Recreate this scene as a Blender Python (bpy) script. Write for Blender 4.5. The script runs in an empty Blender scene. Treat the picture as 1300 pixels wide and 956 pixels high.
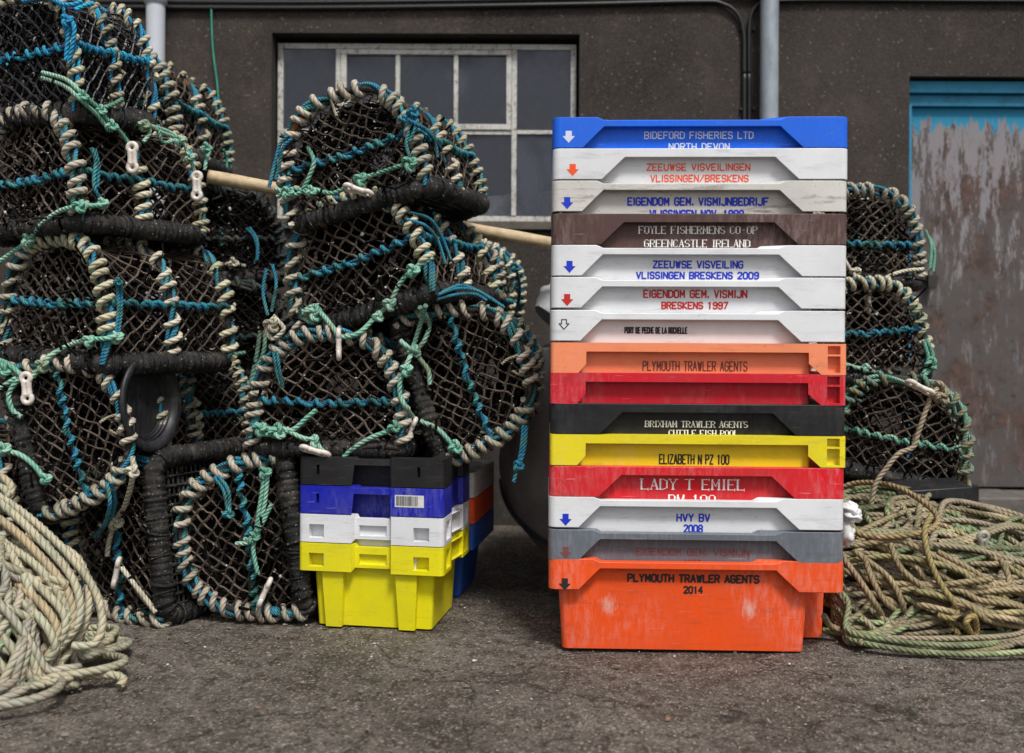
import bpy, math, random
import numpy as np
from mathutils import Vector, Matrix, noise as mnoise
R = math.radians
random.seed(7); rng = np.random.default_rng(7)
scene = bpy.context.scene
C = scene.collection

# ------------------------------------------------------------------ camera, world, sun, exposure
F = 1264.0; CAMZ = 0.85; ROLL = R(0.3)
cd = bpy.data.cameras.new('camera'); cam = bpy.data.objects.new('camera', cd); C.objects.link(cam)
cd.sensor_width = 36; cd.lens = 36*F/1300; cd.shift_y = -45/1300
cd.clip_start = 0.05; cd.clip_end = 500
cam.matrix_world = Matrix.Translation((0, 0, CAMZ)) @ Matrix.Rotation(R(90), 4, 'X') @ Matrix.Rotation(ROLL, 4, 'Z')
cd.dof.use_dof = True; cd.dof.focus_distance = 2.9; cd.dof.aperture_fstop = 2.2
scene.camera = cam
SUN_EL, SUN_ROT = R(57), R(160)
w = bpy.data.worlds.new("World"); scene.world = w; w.use_nodes = True
nt = w.node_tree; bg = nt.nodes['Background']
sky = nt.nodes.new('ShaderNodeTexSky'); sky.sky_type = 'NISHITA'; sky.sun_disc = False
sky.sun_elevation = SUN_EL; sky.sun_rotation = SUN_ROT; sky.dust_density = 3.0
hs = nt.nodes.new('ShaderNodeHueSaturation'); hs.inputs['Saturation'].default_value = 0.3
nt.links.new(sky.outputs[0], hs.inputs['Color']); nt.links.new(hs.outputs[0], bg.inputs['Color'])
bg.inputs['Strength'].default_value = 0.066
sd = bpy.data.lights.new('sun', 'SUN'); sun = bpy.data.objects.new('sun', sd); C.objects.link(sun)
sd.energy = 1.5; sd.angle = R(11); sd.color = (1, 0.97, 0.93)
dvec = Vector((math.sin(SUN_ROT)*math.cos(SUN_EL), math.cos(SUN_ROT)*math.cos(SUN_EL), math.sin(SUN_EL)))
sun.rotation_euler = dvec.to_track_quat('Z', 'Y').to_euler()
vs = scene.view_settings; vs.view_transform = 'Standard'; vs.look = 'None'; vs.gamma = 1; vs.use_curve_mapping = False
vs.exposure = 1.0

def W(px, py, Y):
    x, y = px-650, py-433
    c, s = math.cos(ROLL), math.sin(ROLL)
    x, y = x*c+y*s, -x*s+y*c
    return np.array((x/F*Y, Y, CAMZ-y/F*Y))

# ------------------------------------------------------------------ materials
def newmat(name):
    m = bpy.data.materials.new(name); m.use_nodes = True
    n = m.node_tree; b = n.nodes['Principled BSDF']
    return m, n, b
def N(n, t, **kw):
    x = n.nodes.new(t)
    for k, v in kw.items():
        if k in x.inputs: x.inputs[k].default_value = v
        else: setattr(x, k, v)
    return x
def ramp(n, fac, stops, interp='LINEAR'):
    r = n.nodes.new('ShaderNodeValToRGB'); r.color_ramp.interpolation = interp
    e = r.color_ramp.elements
    while len(e) < len(stops): e.new(0.5)
    for i, (p, c) in enumerate(stops):
        e[i].position = p; e[i].color = (c, c, c, 1) if not hasattr(c, '__len__') else (*c, 1)
    n.links.new(fac, r.inputs[0]); return r.outputs[0]
def mix(n, fac, a, b, mode='MIX'):
    m = n.nodes.new('ShaderNodeMix'); m.data_type = 'RGBA'; m.blend_type = mode
    for i, v in ((0, fac), (6, a), (7, b)):
        if hasattr(v, 'is_linked') or hasattr(v, 'links'): n.links.new(v, m.inputs[i])
        elif i == 0: m.inputs[0].default_value = v
        else: m.inputs[i].default_value = (*v, 1)
    return m.outputs[2]
def coords(n, scale=(1, 1, 1), rand=True, kind='Object'):
    tc = n.nodes.new('ShaderNodeTexCoord'); mp = n.nodes.new('ShaderNodeMapping')
    mp.inputs['Scale'].default_value = scale
    n.links.new(tc.outputs[kind], mp.inputs[0])
    if rand:
        oi = n.nodes.new('ShaderNodeObjectInfo')
        mm = N(n, 'ShaderNodeMath', operation='MULTIPLY'); mm.inputs[1].default_value = 37.0
        n.links.new(oi.outputs['Random'], mm.inputs[0]); n.links.new(mm.outputs[0], mp.inputs['Location'])
    return mp.outputs[0]
def noise(n, vec, scale, detail=4, rough=0.6):
    x = N(n, 'ShaderNodeTexNoise', Scale=scale, Detail=detail, Roughness=rough)
    n.links.new(vec, x.inputs['Vector']); return x.outputs['Fac']
def bump(n, b, h, strength, dist):
    x = N(n, 'ShaderNodeBump', Strength=strength, Distance=dist)
    n.links.new(h, x.inputs['Height']); n.links.new(x.outputs[0], b.inputs['Normal']); return x
def plastic(name, col, dirt=0.35, scuff=0.35, rough=0.42, light=None):
    m, n, b = newmat(name)
    v = coords(n)
    v2 = coords(n, (1, 1, 7))
    light = light or tuple(c*0.55+0.3 for c in col)
    big = noise(n, v, 5, 5, 0.65)
    c = mix(n, ramp(n, big, [(0.35, 0.0), (0.75, 1.0)]), col, tuple(k*0.8+0.015 for k in col))
    sc = noise(n, coords(n, (9, 9, 2.2)), 9, 8, 0.75)
    sm = noise(n, v, 3.3, 2)
    scm = N(n, 'ShaderNodeMath', operation='MULTIPLY')
    tc = n.nodes.new('ShaderNodeTexCoord'); sx = n.nodes.new('ShaderNodeSeparateXYZ'); n.links.new(tc.outputs['Object'], sx.inputs[0])
    ax_ = N(n, 'ShaderNodeMath', operation='ABSOLUTE'); n.links.new(sx.outputs[0], ax_.inputs[0])
    cw = N(n, 'ShaderNodeMath', operation='MAXIMUM'); n.links.new(ramp(n, ax_.outputs[0], [(0.25, 0.0), (0.36, 0.8)]), cw.inputs[0]); n.links.new(ramp(n, sm, [(0.45, 0.1), (0.65, 1.0)]), cw.inputs[1])
    n.links.new(ramp(n, sc, [(0.44, 0.0), (0.70, min(1, scuff*1.5))]), scm.inputs[0]); n.links.new(cw.outputs[0], scm.inputs[1])
    c = mix(n, scm.outputs[0], c, light)
    d1 = noise(n, v2, 6, 8, 0.78)
    c = mix(n, ramp(n, d1, [(0.53, 0.0), (0.70, min(1, dirt*1.35))]), c, (0.09, 0.065, 0.045))
    sp = noise(n, v, 90, 3, 0.6)
    c = mix(n, ramp(n, sp, [(0.66, 0.0), (0.74, dirt*0.9)]), c, (0.05, 0.04, 0.03))
    for rot_, s0 in ((0.5, 9), (-0.35, 13), (1.3, 11)):
        mp = n.nodes.new('ShaderNodeMapping'); mp.inputs['Rotation'].default_value = (0, rot_, 0); mp.inputs['Scale'].default_value = (1, 1, 26); n.links.new(v, mp.inputs[0])
        sr = noise(n, mp.outputs[0], s0, 2, 0.5)
        c = mix(n, ramp(n, sr, [(0.735, 0.0), (0.75, 0.35+scuff*0.6)]), c, light)
    n.links.new(c, b.inputs['Base Color'])
    n.links.new(ramp(n, big, [(0.3, rough-0.06), (0.7, rough+0.18)]), b.inputs['Roughness']); b.inputs['Specular IOR Level'].default_value = 0.28
    bump(n, b, sc, 0.25, 0.001)
    return m
def simple(name, col, rough=0.6, var=0.3, sc=20, bmp=0.0, metal=0.0, bs=60):
    m, n, b = newmat(name); v = coords(n)
    f = noise(n, v, sc, 6, 0.7)
    c = mix(n, ramp(n, f, [(0.3, 0.0), (0.7, 1.0)]), tuple(k*(1-var) for k in col), tuple(min(1, k*(1+var)) for k in col))
    n.links.new(c, b.inputs['Base Color']); b.inputs['Roughness'].default_value = rough; b.inputs['Metallic'].default_value = metal
    if bmp: bump(n, b, noise(n, v, bs, 6, 0.7), bmp, 0.004)
    return m
def ropemat(name, cols, dirt=(0.10, 0.08, 0.055), dirtamt=0.6, tw=1.0):
    m, n, b = newmat(name); v = coords(n)
    f = noise(n, v, 7, 3, 0.6)
    k = len(cols)
    c = ramp(n, f, [(0.34+0.32*i/(max(1, k-1)), cc) for i, cc in enumerate(cols)])
    at = N(n, 'ShaderNodeAttribute', attribute_name='tint')
    c = mix(n, 1.0, c, at.outputs['Color'], 'MULTIPLY')
    uv = n.nodes.new('ShaderNodeTexCoord'); sx = n.nodes.new('ShaderNodeSeparateXYZ'); n.links.new(uv.outputs['UV'], sx.inputs[0])
    a = N(n, 'ShaderNodeMath', operation='MULTIPLY_ADD'); n.links.new(sx.outputs[1], a.inputs[0]); a.inputs[1].default_value = 3.0; n.links.new(sx.outputs[0], a.inputs[2])
    pi = N(n, 'ShaderNodeMath', operation='MULTIPLY'); n.links.new(a.outputs[0], pi.inputs[0]); pi.inputs[1].default_value = math.pi
    s = N(n, 'ShaderNodeMath', operation='SINE'); n.links.new(pi.outputs[0], s.inputs[0])
    ab = N(n, 'ShaderNodeMath', operation='ABSOLUTE'); n.links.new(s.outputs[0], ab.inputs[0])
    # grime sits in the lay between strands, and in patches
    c = mix(n, ramp(n, ab.outputs[0], [(0.0, dirtamt*0.9), (0.42, 0.0)]), c, dirt)
    g = noise(n, v, 22, 7, 0.75)
    c = mix(n, ramp(n, g, [(0.52, 0.0), (0.74, dirtamt)]), c, dirt)
    n.links.new(c, b.inputs['Base Color']); b.inputs['Roughness'].default_value = 0.85
    fb = noise(n, v, 420, 3, 0.6)
    h = N(n, 'ShaderNodeMath', operation='MULTIPLY_ADD'); n.links.new(fb, h.inputs[0]); h.inputs[1].default_value = 0.35; n.links.new(ab.outputs[0], h.inputs[2])
    bump(n, b, h.outputs[0], 0.9, 0.0035)
    return m
M = {}
M['cream_rope'] = ropemat('cream_rope', [(0.30, 0.34, 0.25), (0.50, 0.45, 0.33), (0.62, 0.58, 0.46), (0.40, 0.36, 0.27)])
M['blue_rope'] = ropemat('blue_rope', [(0.012, 0.09, 0.10), (0.015, 0.18, 0.22), (0.02, 0.23, 0.40), (0.06, 0.27, 0.27), (0.015, 0.09, 0.085)], dirt=(0.03, 0.035, 0.03))
M['bright_blue_rope'] = ropemat('bright_blue_rope', [(0.01, 0.20, 0.38), (0.015, 0.32, 0.60), (0.02, 0.36, 0.52)], dirt=(0.02, 0.03, 0.04), dirtamt=0.45)
M['mint_rope'] = ropemat('mint_rope', [(0.10, 0.26, 0.18), (0.16, 0.42, 0.31), (0.30, 0.52, 0.40), (0.22, 0.30, 0.19)], dirt=(0.06, 0.07, 0.045))
M['green_wrap'] = ropemat('green_wrap', [(0.10, 0.26, 0.20), (0.17, 0.36, 0.30), (0.33, 0.25, 0.12), (0.16, 0.34, 0.24)])
M['olive_rope'] = ropemat('olive_rope', [(0.19, 0.155, 0.105), (0.32, 0.26, 0.185), (0.25, 0.215, 0.135), (0.44, 0.36, 0.26)], dirt=(0.05, 0.04, 0.026), dirtamt=0.85)
M['pale_rope'] = ropemat('pale_rope', [(0.30, 0.30, 0.235), (0.45, 0.40, 0.31), (0.38, 0.38, 0.31), (0.50, 0.44, 0.34)], dirt=(0.075, 0.062, 0.045), dirtamt=0.8)
M['shade_rope'] = ropemat('shade_rope', [(0.02, 0.02, 0.018), (0.05, 0.045, 0.035), (0.02, 0.05, 0.055), (0.09, 0.08, 0.06)], dirt=(0.012, 0.011, 0.010), dirtamt=0.9)  # near black: shade of the gap between the piles, put into the colour
M['thin_green'] = simple('thin_green', (0.02, 0.28, 0.20), 0.5)
def twine():
    m, n, b = newmat('net_twine'); v = coords(n)
    f = noise(n, v, 9, 5, 0.7)
    c = ramp(n, f, [(0.30, (0.014, 0.011, 0.009)), (0.45, (0.045, 0.033, 0.025)), (0.6, (0.115, 0.085, 0.064)), (0.75, (0.21, 0.16, 0.125))])
    sp = noise(n, v, 160, 3, 0.6)
    c = mix(n, ramp(n, sp, [(0.66, 0.0), (0.72, 0.7)]), c, (0.42, 0.40, 0.37))
    n.links.new(c, b.inputs['Base Color']); b.inputs['Roughness'].default_value = 0.6; b.inputs['Specular IOR Level'].default_value = 0.3
    bump(n, b, noise(n, v, 600, 2), 0.6, 0.002); return m
M['twine'] = twine()
M['shade_twine'] = simple('shade_twine', (0.010, 0.0085, 0.0075), 0.9, 0.5, 14); M['shade_twine'].node_tree.nodes['Principled BSDF'].inputs['Specular IOR Level'].default_value = 0.1  # shade inside the pots painted as near-black twine, so the holes read black
M['black_twine'] = simple('black_twine', (0.018, 0.018, 0.022), 0.45, 0.6, 14, 0.5)
def rubber():
    m, n, b = newmat('rubber'); v = coords(n)
    f = noise(n, v, 12, 7, 0.75)
    c = ramp(n, f, [(0.38, (0.005, 0.005, 0.0055)), (0.52, (0.016, 0.015, 0.0145)), (0.66, (0.075, 0.064, 0.053))])
    sp = noise(n, v, 110, 3, 0.6)
    c = mix(n, ramp(n, sp, [(0.64, 0.0), (0.70, 0.8)]), c, (0.42, 0.39, 0.35))
    ru = noise(n, v, 5, 3, 0.6)
    c = mix(n, ramp(n, ru, [(0.66, 0.0), (0.72, 0.75)]), c, (0.28, 0.10, 0.03))
    n.links.new(c, b.inputs['Base Color'])
    n.links.new(ramp(n, f, [(0.3, 0.28), (0.7, 0.7)]), b.inputs['Roughness'])
    b.inputs['Specular IOR Level'].default_value = 0.35
    bump(n, b, noise(n, v, 60, 7, 0.75), 1.0, 0.007); return m
M['rubber'] = rubber()
M['black_plastic'] = plastic('black_plastic', (0.010, 0.0105, 0.013), 0.3, 0.12, 0.38, (0.16, 0.16, 0.17))
M['toggle'] = simple('toggle', (0.62, 0.56, 0.50), 0.4, 0.18, 40, 0.2)
M['shell'] = simple('shell', (0.55, 0.52, 0.48), 0.5, 0.2, 40)

# ------------------------------------------------------------------ mesh builder
class MB:
    def __init__(s): s.V = []; s.F = []; s.UV = []; s.T = []; s.M = []; s.n = 0
    def add(s, V, Fc, uv=None, tint=(1, 1, 1), mi=0):
        V = np.asarray(V, float).reshape(-1, 3); Fc = np.asarray(Fc, int)
        s.V.append(V); s.F.append(Fc+s.n)
        s.UV.append(np.zeros((Fc.size, 2)) if uv is None else np.asarray(uv).reshape(-1, 2))
        s.T.append(np.tile(np.array(tint, float), (len(V), 1))); s.M.append(np.full(len(Fc), mi)); s.n += len(V)
    def box(s, a, b, mi=0):
        x0, y0, z0 = a; x1, y1, z1 = b
        V = [(x0,y0,z0),(x1,y0,z0),(x1,y1,z0),(x0,y1,z0),(x0,y0,z1),(x1,y0,z1),(x1,y1,z1),(x0,y1,z1)]
        s.add(V, [(0,3,2,1),(4,5,6,7),(0,1,5,4),(1,2,6,5),(2,3,7,6),(3,0,4,7)], mi=mi)
    def prism(s, pts, f, d, mi=0):  # pts 2d ccw; f maps (u,v,depth)->xyz
        n = len(pts); V = [f(u, v, 0) for u, v in pts]+[f(u, v, d) for u, v in pts]
        s.add(V, [(i, (i+1) % n, (i+1) % n+n, i+n) for i in range(n)], mi=mi)
        V2 = V[:n]; s.add(V2, [tuple(range(n))], mi=mi); s.add(V[n:], [tuple(range(n-1, -1, -1))], mi=mi)
    def tube(s, P, r, k=8, pitch=None, lobes=0.0, cap=True, tint=(1, 1, 1), closed=False, mi=0, upitch=None):
        P = np.asarray(P, float); n = len(P)
        if n < 2: return
        T = np.gradient(P, axis=0)
        if closed: T[0] = T[-1] = P[1]-P[-2]
        T /= (np.linalg.norm(T, axis=1, keepdims=True)+1e-12)
        Nn = frames(T)
        B = np.cross(T, Nn)
        seg = np.linalg.norm(np.diff(P, axis=0), axis=1); L = np.concatenate([[0], np.cumsum(seg)])
        r = np.broadcast_to(np.asarray(r, float), (n,))
        pit = pitch or float(r.mean())*6.0
        ang = np.linspace(0, 2*math.pi, k, endpoint=False)
        rr = r[:, None]*np.ones((1, k))
        if lobes:
            ph = 2*math.pi*L/pit
            rr = rr*(1-lobes+lobes*1.6*np.abs(np.cos(1.5*(ang[None, :]-ph[:, None]))))
        V = P[:, None, :]+rr[:, :, None]*(np.cos(ang)[None, :, None]*Nn[:, None, :]+np.sin(ang)[None, :, None]*B[:, None, :])
        i = np.arange(n-1)[:, None]; j = np.arange(k)[None, :]; j2 = (j+1) % k
        Fc = np.stack([i*k+j, i*k+j2, (i+1)*k+j2, (i+1)*k+j], -1).reshape(-1, 4)
        u = L/pit*3.0*-1
        U = np.stack([u[:-1, None]+0*j, u[:-1, None]+0*j, u[1:, None]+0*j, u[1:, None]+0*j], -1)
        Vv = np.stack([j/k+0*i, (j+1)/k+0*i, (j+1)/k+0*i, j/k+0*i], -1)
        s.add(V.reshape(-1, 3), Fc, np.stack([U, Vv], -1).reshape(-1, 2), tint, mi)
        if cap and not closed:
            s.add(V[0], [tuple(range(k-1, -1, -1))], tint=tint, mi=mi); s.add(V[-1], [tuple(range(k))], tint=tint, mi=mi)
    def build(s, name, mats, parent=None, smooth=True, M4=None, bevel=0):
        me = bpy.data.meshes.new(name)
        V = np.concatenate(s.V)
        if M4 is not None:
            A = np.array(M4); V = V@A[:3, :3].T+A[:3, 3]
        me.vertices.add(len(V)); me.vertices.foreach_set('co', V.ravel())
        li = np.concatenate([f.ravel() for f in s.F]); cnt = np.concatenate([np.full(len(f), f.shape[1]) for f in s.F])
        me.loops.add(len(li)); me.loops.foreach_set('vertex_index', li.astype(np.int32))
        me.polygons.add(len(cnt)); me.polygons.foreach_set('loop_start', (np.cumsum(cnt)-cnt).astype(np.int32))
        me.polygons.foreach_set('loop_total', cnt.astype(np.int32))
        me.polygons.foreach_set('use_smooth', np.full(len(cnt), smooth))
        me.polygons.foreach_set('material_index', np.concatenate(s.M).astype(np.int32))
        uvl = me.uv_layers.new(name='UVMap'); uvl.data.foreach_set('uv', np.concatenate(s.UV).ravel())
        at = me.attributes.new('tint', 'FLOAT_COLOR', 'POINT')
        T = np.concatenate(s.T); at.data.foreach_set('color', np.hstack([T, np.ones((len(T), 1))]).ravel())
        me.update(calc_edges=True); me.validate()
        if bevel:
            import bmesh
            bm = bmesh.new(); bm.from_mesh(me); bmesh.ops.remove_doubles(bm, verts=bm.verts, dist=0.00005); bmesh.ops.recalc_face_normals(bm, faces=bm.faces)
            for f in bm.faces: f.smooth = True
            bm.to_mesh(me); bm.free(); me.set_sharp_from_angle(angle=R(32))
        for m in (mats if isinstance(mats, (list, tuple)) else [mats]): me.materials.append(m)
        o = bpy.data.objects.new(name, me); C.objects.link(o)
        if parent: o.parent = parent
        if bevel:
            b = o.modifiers.new('bevel', 'BEVEL'); b.width = bevel; b.segments = 2; b.limit_method = 'ANGLE'; b.angle_limit = R(35)
            b.harden_normals = False
        return o
def frames(T):
    n = len(T); out = np.empty((n, 3)); tl = T.tolist()
    t = tl[0]; a = (0, 0, 1) if abs(t[2]) < 0.8 else (1, 0, 0)
    d = a[0]*t[0]+a[1]*t[1]+a[2]*t[2]
    v = [a[0]-d*t[0], a[1]-d*t[1], a[2]-d*t[2]]
    for i in range(n):
        t = tl[i]; d = v[0]*t[0]+v[1]*t[1]+v[2]*t[2]
        x, y, z = v[0]-d*t[0], v[1]-d*t[1], v[2]-d*t[2]
        l = math.sqrt(x*x+y*y+z*z) or 1.0
        v = [x/l, y/l, z/l]; out[i] = v
    return out
def smoothpath(P, step=0.01, closed=False):
    P = np.asarray(P, float)
    if closed: Q = np.vstack([P[-1], P, P[0], P[1]])
    else: Q = np.vstack([2*P[0]-P[1], P, 2*P[-1]-P[-2]])
    out = []
    for i in range(1, len(Q)-2):
        p0, p1, p2, p3 = Q[i-1:i+3]
        k = max(2, int(np.linalg.norm(p2-p1)/step)); t = np.arange(k)[:, None]/k
        out.append(0.5*((2*p1)+(-p0+p2)*t+(2*p0-5*p1+4*p2-p3)*t*t+(-p0+3*p1-3*p2+p3)*t**3))
    out.append(Q[-2][None]); return np.vstack(out)
def resample(P, step):
    seg = np.linalg.norm(np.diff(P, axis=0), axis=1); L = np.concatenate([[0], np.cumsum(seg)])
    m = max(3, int(L[-1]/step)+1); t = np.linspace(0, L[-1], m)
    return np.stack([np.interp(t, L, P[:, i]) for i in range(3)], 1)
def helix(P, rad, pitch, step=0.007, phase=0.0, jit=0.0):
    P = resample(P, step*0.35 if pitch < 0.05 else step*0.6)
    T = np.gradient(P, axis=0); T /= np.linalg.norm(T, axis=1, keepdims=True); Nn = frames(T); B = np.cross(T, Nn)
    seg = np.linalg.norm(np.diff(P, axis=0), axis=1); L = np.concatenate([[0], np.cumsum(seg)])
    a = 2*math.pi*L/pitch+phase
    if jit: a = a+jit*np.sin(L*37+phase)+jit*0.7*np.sin(L*91+2*phase)
    rj = rad*(1+0.12*np.sin(a*0.37+phase))
    return P+rj[:, None]*(np.cos(a)[:, None]*Nn+np.sin(a)[:, None]*B)
def wob(P, amp, f=25, ph=0.0):
    L = np.arange(len(P))*0.01*f/10
    P = P.copy(); P[:, 0] += amp*np.sin(L*2.1+ph); P[:, 1] += amp*np.sin(L*1.7+ph*2+1); P[:, 2] += amp*np.sin(L*2.7+ph*3+2); return P
def empty(name, loc=(0, 0, 0), rot=(0, 0, 0), mat=None):
    o = bpy.data.objects.new(name, None); C.objects.link(o); o.empty_display_size = 0.1
    if mat is not None: o.matrix_world = mat
    else: o.location = loc; o.rotation_euler = rot
    return o
def tag(o, label, cat, group=None, kind=None):
    if label: o['label'] = label
    if cat: o['category'] = cat
    if group: o['group'] = group
    if kind: o['kind'] = kind
    return o

# ------------------------------------------------------------------ ground
def groundmat():
    m, n, b = newmat('ground'); v = coords(n, rand=False)
    big = noise(n, v, 1.3, 5, 0.6); mid = noise(n, v, 17, 8, 0.72)
    c = mix(n, ramp(n, big, [(0.35, 0.0), (0.65, 1.0)]), (0.165, 0.14, 0.118), (0.33, 0.29, 0.25))
    c = mix(n, ramp(n, mid, [(0.47, 0.0), (0.60, 0.85)]), c, (0.058, 0.048, 0.039))
    c = mix(n, ramp(n, noise(n, v, 3.1, 7, 0.7), [(0.50, 0.0), (0.62, 0.6)]), c, (0.055, 0.043, 0.034))
    vo = N(n, 'ShaderNodeTexVoronoi', Scale=170.0); n.links.new(v, vo.inputs['Vector'])
    cc = n.nodes.new('ShaderNodeSeparateColor'); n.links.new(vo.outputs['Color'], cc.inputs[0])
    c = mix(n, ramp(n, cc.outputs[0], [(0.15, 0.0), (1.0, 0.85)]), c, ramp(n, cc.outputs[1], [(0.0, (0.025, 0.02, 0.016)), (0.45, (0.13, 0.10, 0.075)), (0.8, (0.36, 0.30, 0.24)), (1.0, (0.68, 0.60, 0.50))]))
    wv = N(n, 'ShaderNodeVectorMath', operation='ADD'); n.links.new(v, wv.inputs[0])
    nz = N(n, 'ShaderNodeTexNoise', Scale=5.0, Detail=5.0); n.links.new(v, nz.inputs['Vector']); sc_ = N(n, 'ShaderNodeVectorMath', operation='SCALE'); sc_.inputs['Scale'].default_value = 0.28
    n.links.new(nz.outputs['Color'], sc_.inputs[0]); n.links.new(sc_.outputs[0], wv.inputs[1])
    ve = N(n, 'ShaderNodeTexVoronoi', Scale=1.15, feature='DISTANCE_TO_EDGE'); n.links.new(wv.outputs[0], ve.inputs['Vector'])
    c = mix(n, ramp(n, ve.outputs['Distance'], [(0.0, 0.85), (0.006, 0.0)]), c, (0.03, 0.025, 0.02))
    fine = noise(n, v, 160, 5, 0.7)
    n.links.new(c, b.inputs['Base Color']); n.links.new(ramp(n, mid, [(0.45, 0.85), (0.62, 0.6)]), b.inputs['Roughness'])
    h = N(n, 'ShaderNodeMath', operation='ADD'); n.links.new(vo.outputs['Distance'], h.inputs[0]); n.links.new(fine, h.inputs[1])
    h2 = N(n, 'ShaderNodeMath', operation='MULTIPLY_ADD'); n.links.new(mid, h2.inputs[0]); h2.inputs[1].default_value = 2.5; n.links.new(h.outputs[0], h2.inputs[2])
    b.inputs['Specular IOR Level'].default_value = 0.25
    bump(n, b, h2.outputs[0], 1.0, 0.012); return m
M['ground'] = groundmat()
g = MB()
xs = np.concatenate([[-80, -20, -6], np.linspace(-3.2, 3.2, 129), [6, 20, 80]]); ys = np.concatenate([[-80, -20, -3, 0.8], np.linspace(1.2, 4.7, 90), [8, 20, 80]])
X, Yg = np.meshgrid(xs, ys)
Z = np.zeros_like(X)
near = (np.abs(X) < 3.3) & (Yg > 1) & (Yg < 4.75)
for idx in zip(*np.where(near)):
    Z[idx] = 0.007*mnoise.noise((X[idx]*2.3, Yg[idx]*2.3, 0)) + 0.003*mnoise.noise((X[idx]*11, Yg[idx]*11, 3))-0.004
nx, ny = len(xs), len(ys); ii, jj = np.meshgrid(np.arange(nx-1), np.arange(ny-1)); a = (jj*nx+ii).ravel()
g.add(np.stack([X.ravel(), Yg.ravel(), Z.ravel()], 1), np.stack([a, a+1, a+nx+1, a+nx], 1))
tag(g.build('ground', M['ground']), None, None, kind='structure')

# loose grit
gr = MB()
ico = [(0, 0, 1), (.9, 0, .4), (.28, .85, .4), (-.72, .53, .4), (-.72, -.53, .4), (.28, -.85, .4), (.72, .53, -.4), (-.28, .85, -.4), (-.9, 0, -.4), (-.28, -.85, -.4), (.72, -.53, -.4), (0, 0, -1)]
icf = [(0,1,2),(0,2,3),(0,3,4),(0,4,5),(0,5,1),(1,6,2),(2,7,3),(3,8,4),(4,9,5),(5,10,1),(6,7,2),(7,8,3),(8,9,4),(9,10,5),(10,6,1),(11,7,6),(11,8,7),(11,9,8),(11,10,9),(11,6,10)]
ico = np.array(ico); icf = np.array(icf)
for k in range(2600):
    x = random.uniform(-1.7, 1.9); y = random.uniform(2.05, 4.3)
    r = 0.0016+0.0042*random.random()**4
    V = ico*(1+0.3*rng.standard_normal((12, 1)))*r*np.array([random.uniform(.8, 1.6), random.uniform(.8, 1.4), random.uniform(.4, .9)])
    gr.add(V+np.array([x, y, r*0.3]), icf, mi=0 if random.random() < 0.93 else 1)
for k in range(46):
    x = random.uniform(-1.3, 1.6); y = random.uniform(2.2, 3.6); r = random.uniform(0.006, 0.015); a0 = random.uniform(0, 6)
    V = [(x+r*random.uniform(.4, 1.1)*math.cos(a0+j*1.05), y+r*random.uniform(.3, .8)*math.sin(a0+j*1.05), 0.004+random.uniform(0, 0.004)) for j in range(6)]
    gr.add(V, [(0, 1, 2, 3, 4, 5)], mi=random.choice((0, 2, 2, 3)))
tag(gr.build('grit', [simple('grit_dark', (0.16, 0.13, 0.10), 0.8, 0.7, 9), M['shell'], simple('dry_leaf', (0.26, 0.13, 0.07), 0.8, 0.4, 30), simple('dark_scrap', (0.03, 0.028, 0.025), 0.8)], smooth=False), None, None, kind='stuff')

# ------------------------------------------------------------------ building
WY = 4.6
def wallmat():
    m, n, b = newmat('roughcast'); v = coords(n, rand=False)
    big = noise(n, v, 1.1, 6, 0.65)
    st = noise(n, coords(n, (4, 4, 0.7), rand=False), 1.6, 6, 0.7)
    c = mix(n, ramp(n, big, [(0.3, 0.0), (0.7, 1.0)]), (0.032, 0.028, 0.0255), (0.057, 0.050, 0.045))
    c = mix(n, ramp(n, st, [(0.5, 0.0), (0.75, 0.5)]), c, (0.025, 0.021, 0.019))
    st2 = noise(n, coords(n, (6, 6, 0.5), rand=False), 2.6, 5, 0.7)
    c = mix(n, ramp(n, st2, [(0.60, 0.0), (0.78, 0.45)]), c, (0.10, 0.088, 0.078))
    pt = noise(n, v, 3.2, 8, 0.75)
    c = mix(n, ramp(n, pt, [(0.52, 0.0), (0.66, 0.6)]), c, (0.088, 0.070, 0.058))
    c = mix(n, ramp(n, noise(n, v, 0.9, 7, 0.7), [(0.50, 0.0), (0.60, 0.55)]), c, (0.022, 0.018, 0.016))
    vo = N(n, 'ShaderNodeTexVoronoi', Scale=150.0); n.links.new(v, vo.inputs['Vector'])
    cc = n.nodes.new('ShaderNodeSeparateColor'); n.links.new(vo.outputs['Color'], cc.inputs[0])
    c = mix(n, ramp(n, cc.outputs[0], [(0.35, 0.0), (1.0, 0.5)]), c, (0.095, 0.075, 0.062))
    c = mix(n, ramp(n, cc.outputs[1], [(0.985, 0.0), (0.995, 0.5)]), c, (0.22, 0.20, 0.18))
    n.links.new(c, b.inputs['Base Color']); b.inputs['Roughness'].default_value = 0.9; b.inputs['Specular IOR Level'].default_value = 0.2
    h = N(n, 'ShaderNodeMath', operation='ADD'); n.links.new(cc.outputs[0], h.inputs[0]); n.links.new(noise(n, v, 60, 6, 0.75), h.inputs[1])
    bump(n, b, h.outputs[0], 0.8, 0.006); return m
M['wall'] = wallmat()
bld = empty('harbour_store', (0.5, WY, 0))
tag(bld, 'dark roughcast harbour store with paned metal window and peeling blue door', 'building')
def pc(name, mb, mat, parent, smooth=False, bevel=0):   # world-coordinate part under a parent
    o = mb.build(name, mat, None, smooth, None, bevel); o.parent = parent
    bpy.context.view_layer.update(); o.matrix_parent_inverse = parent.matrix_world.inverted(); return o
def wx(px): return (px-650)/F*WY
def wz(py): return CAMZ-(py-433)/F*WY
wn = (wx(343), wx(734), wz(293), wz(43))      # window opening
dn = (wx(1153), wx(1153)+1.0, 0.0, wz(94))
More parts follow.
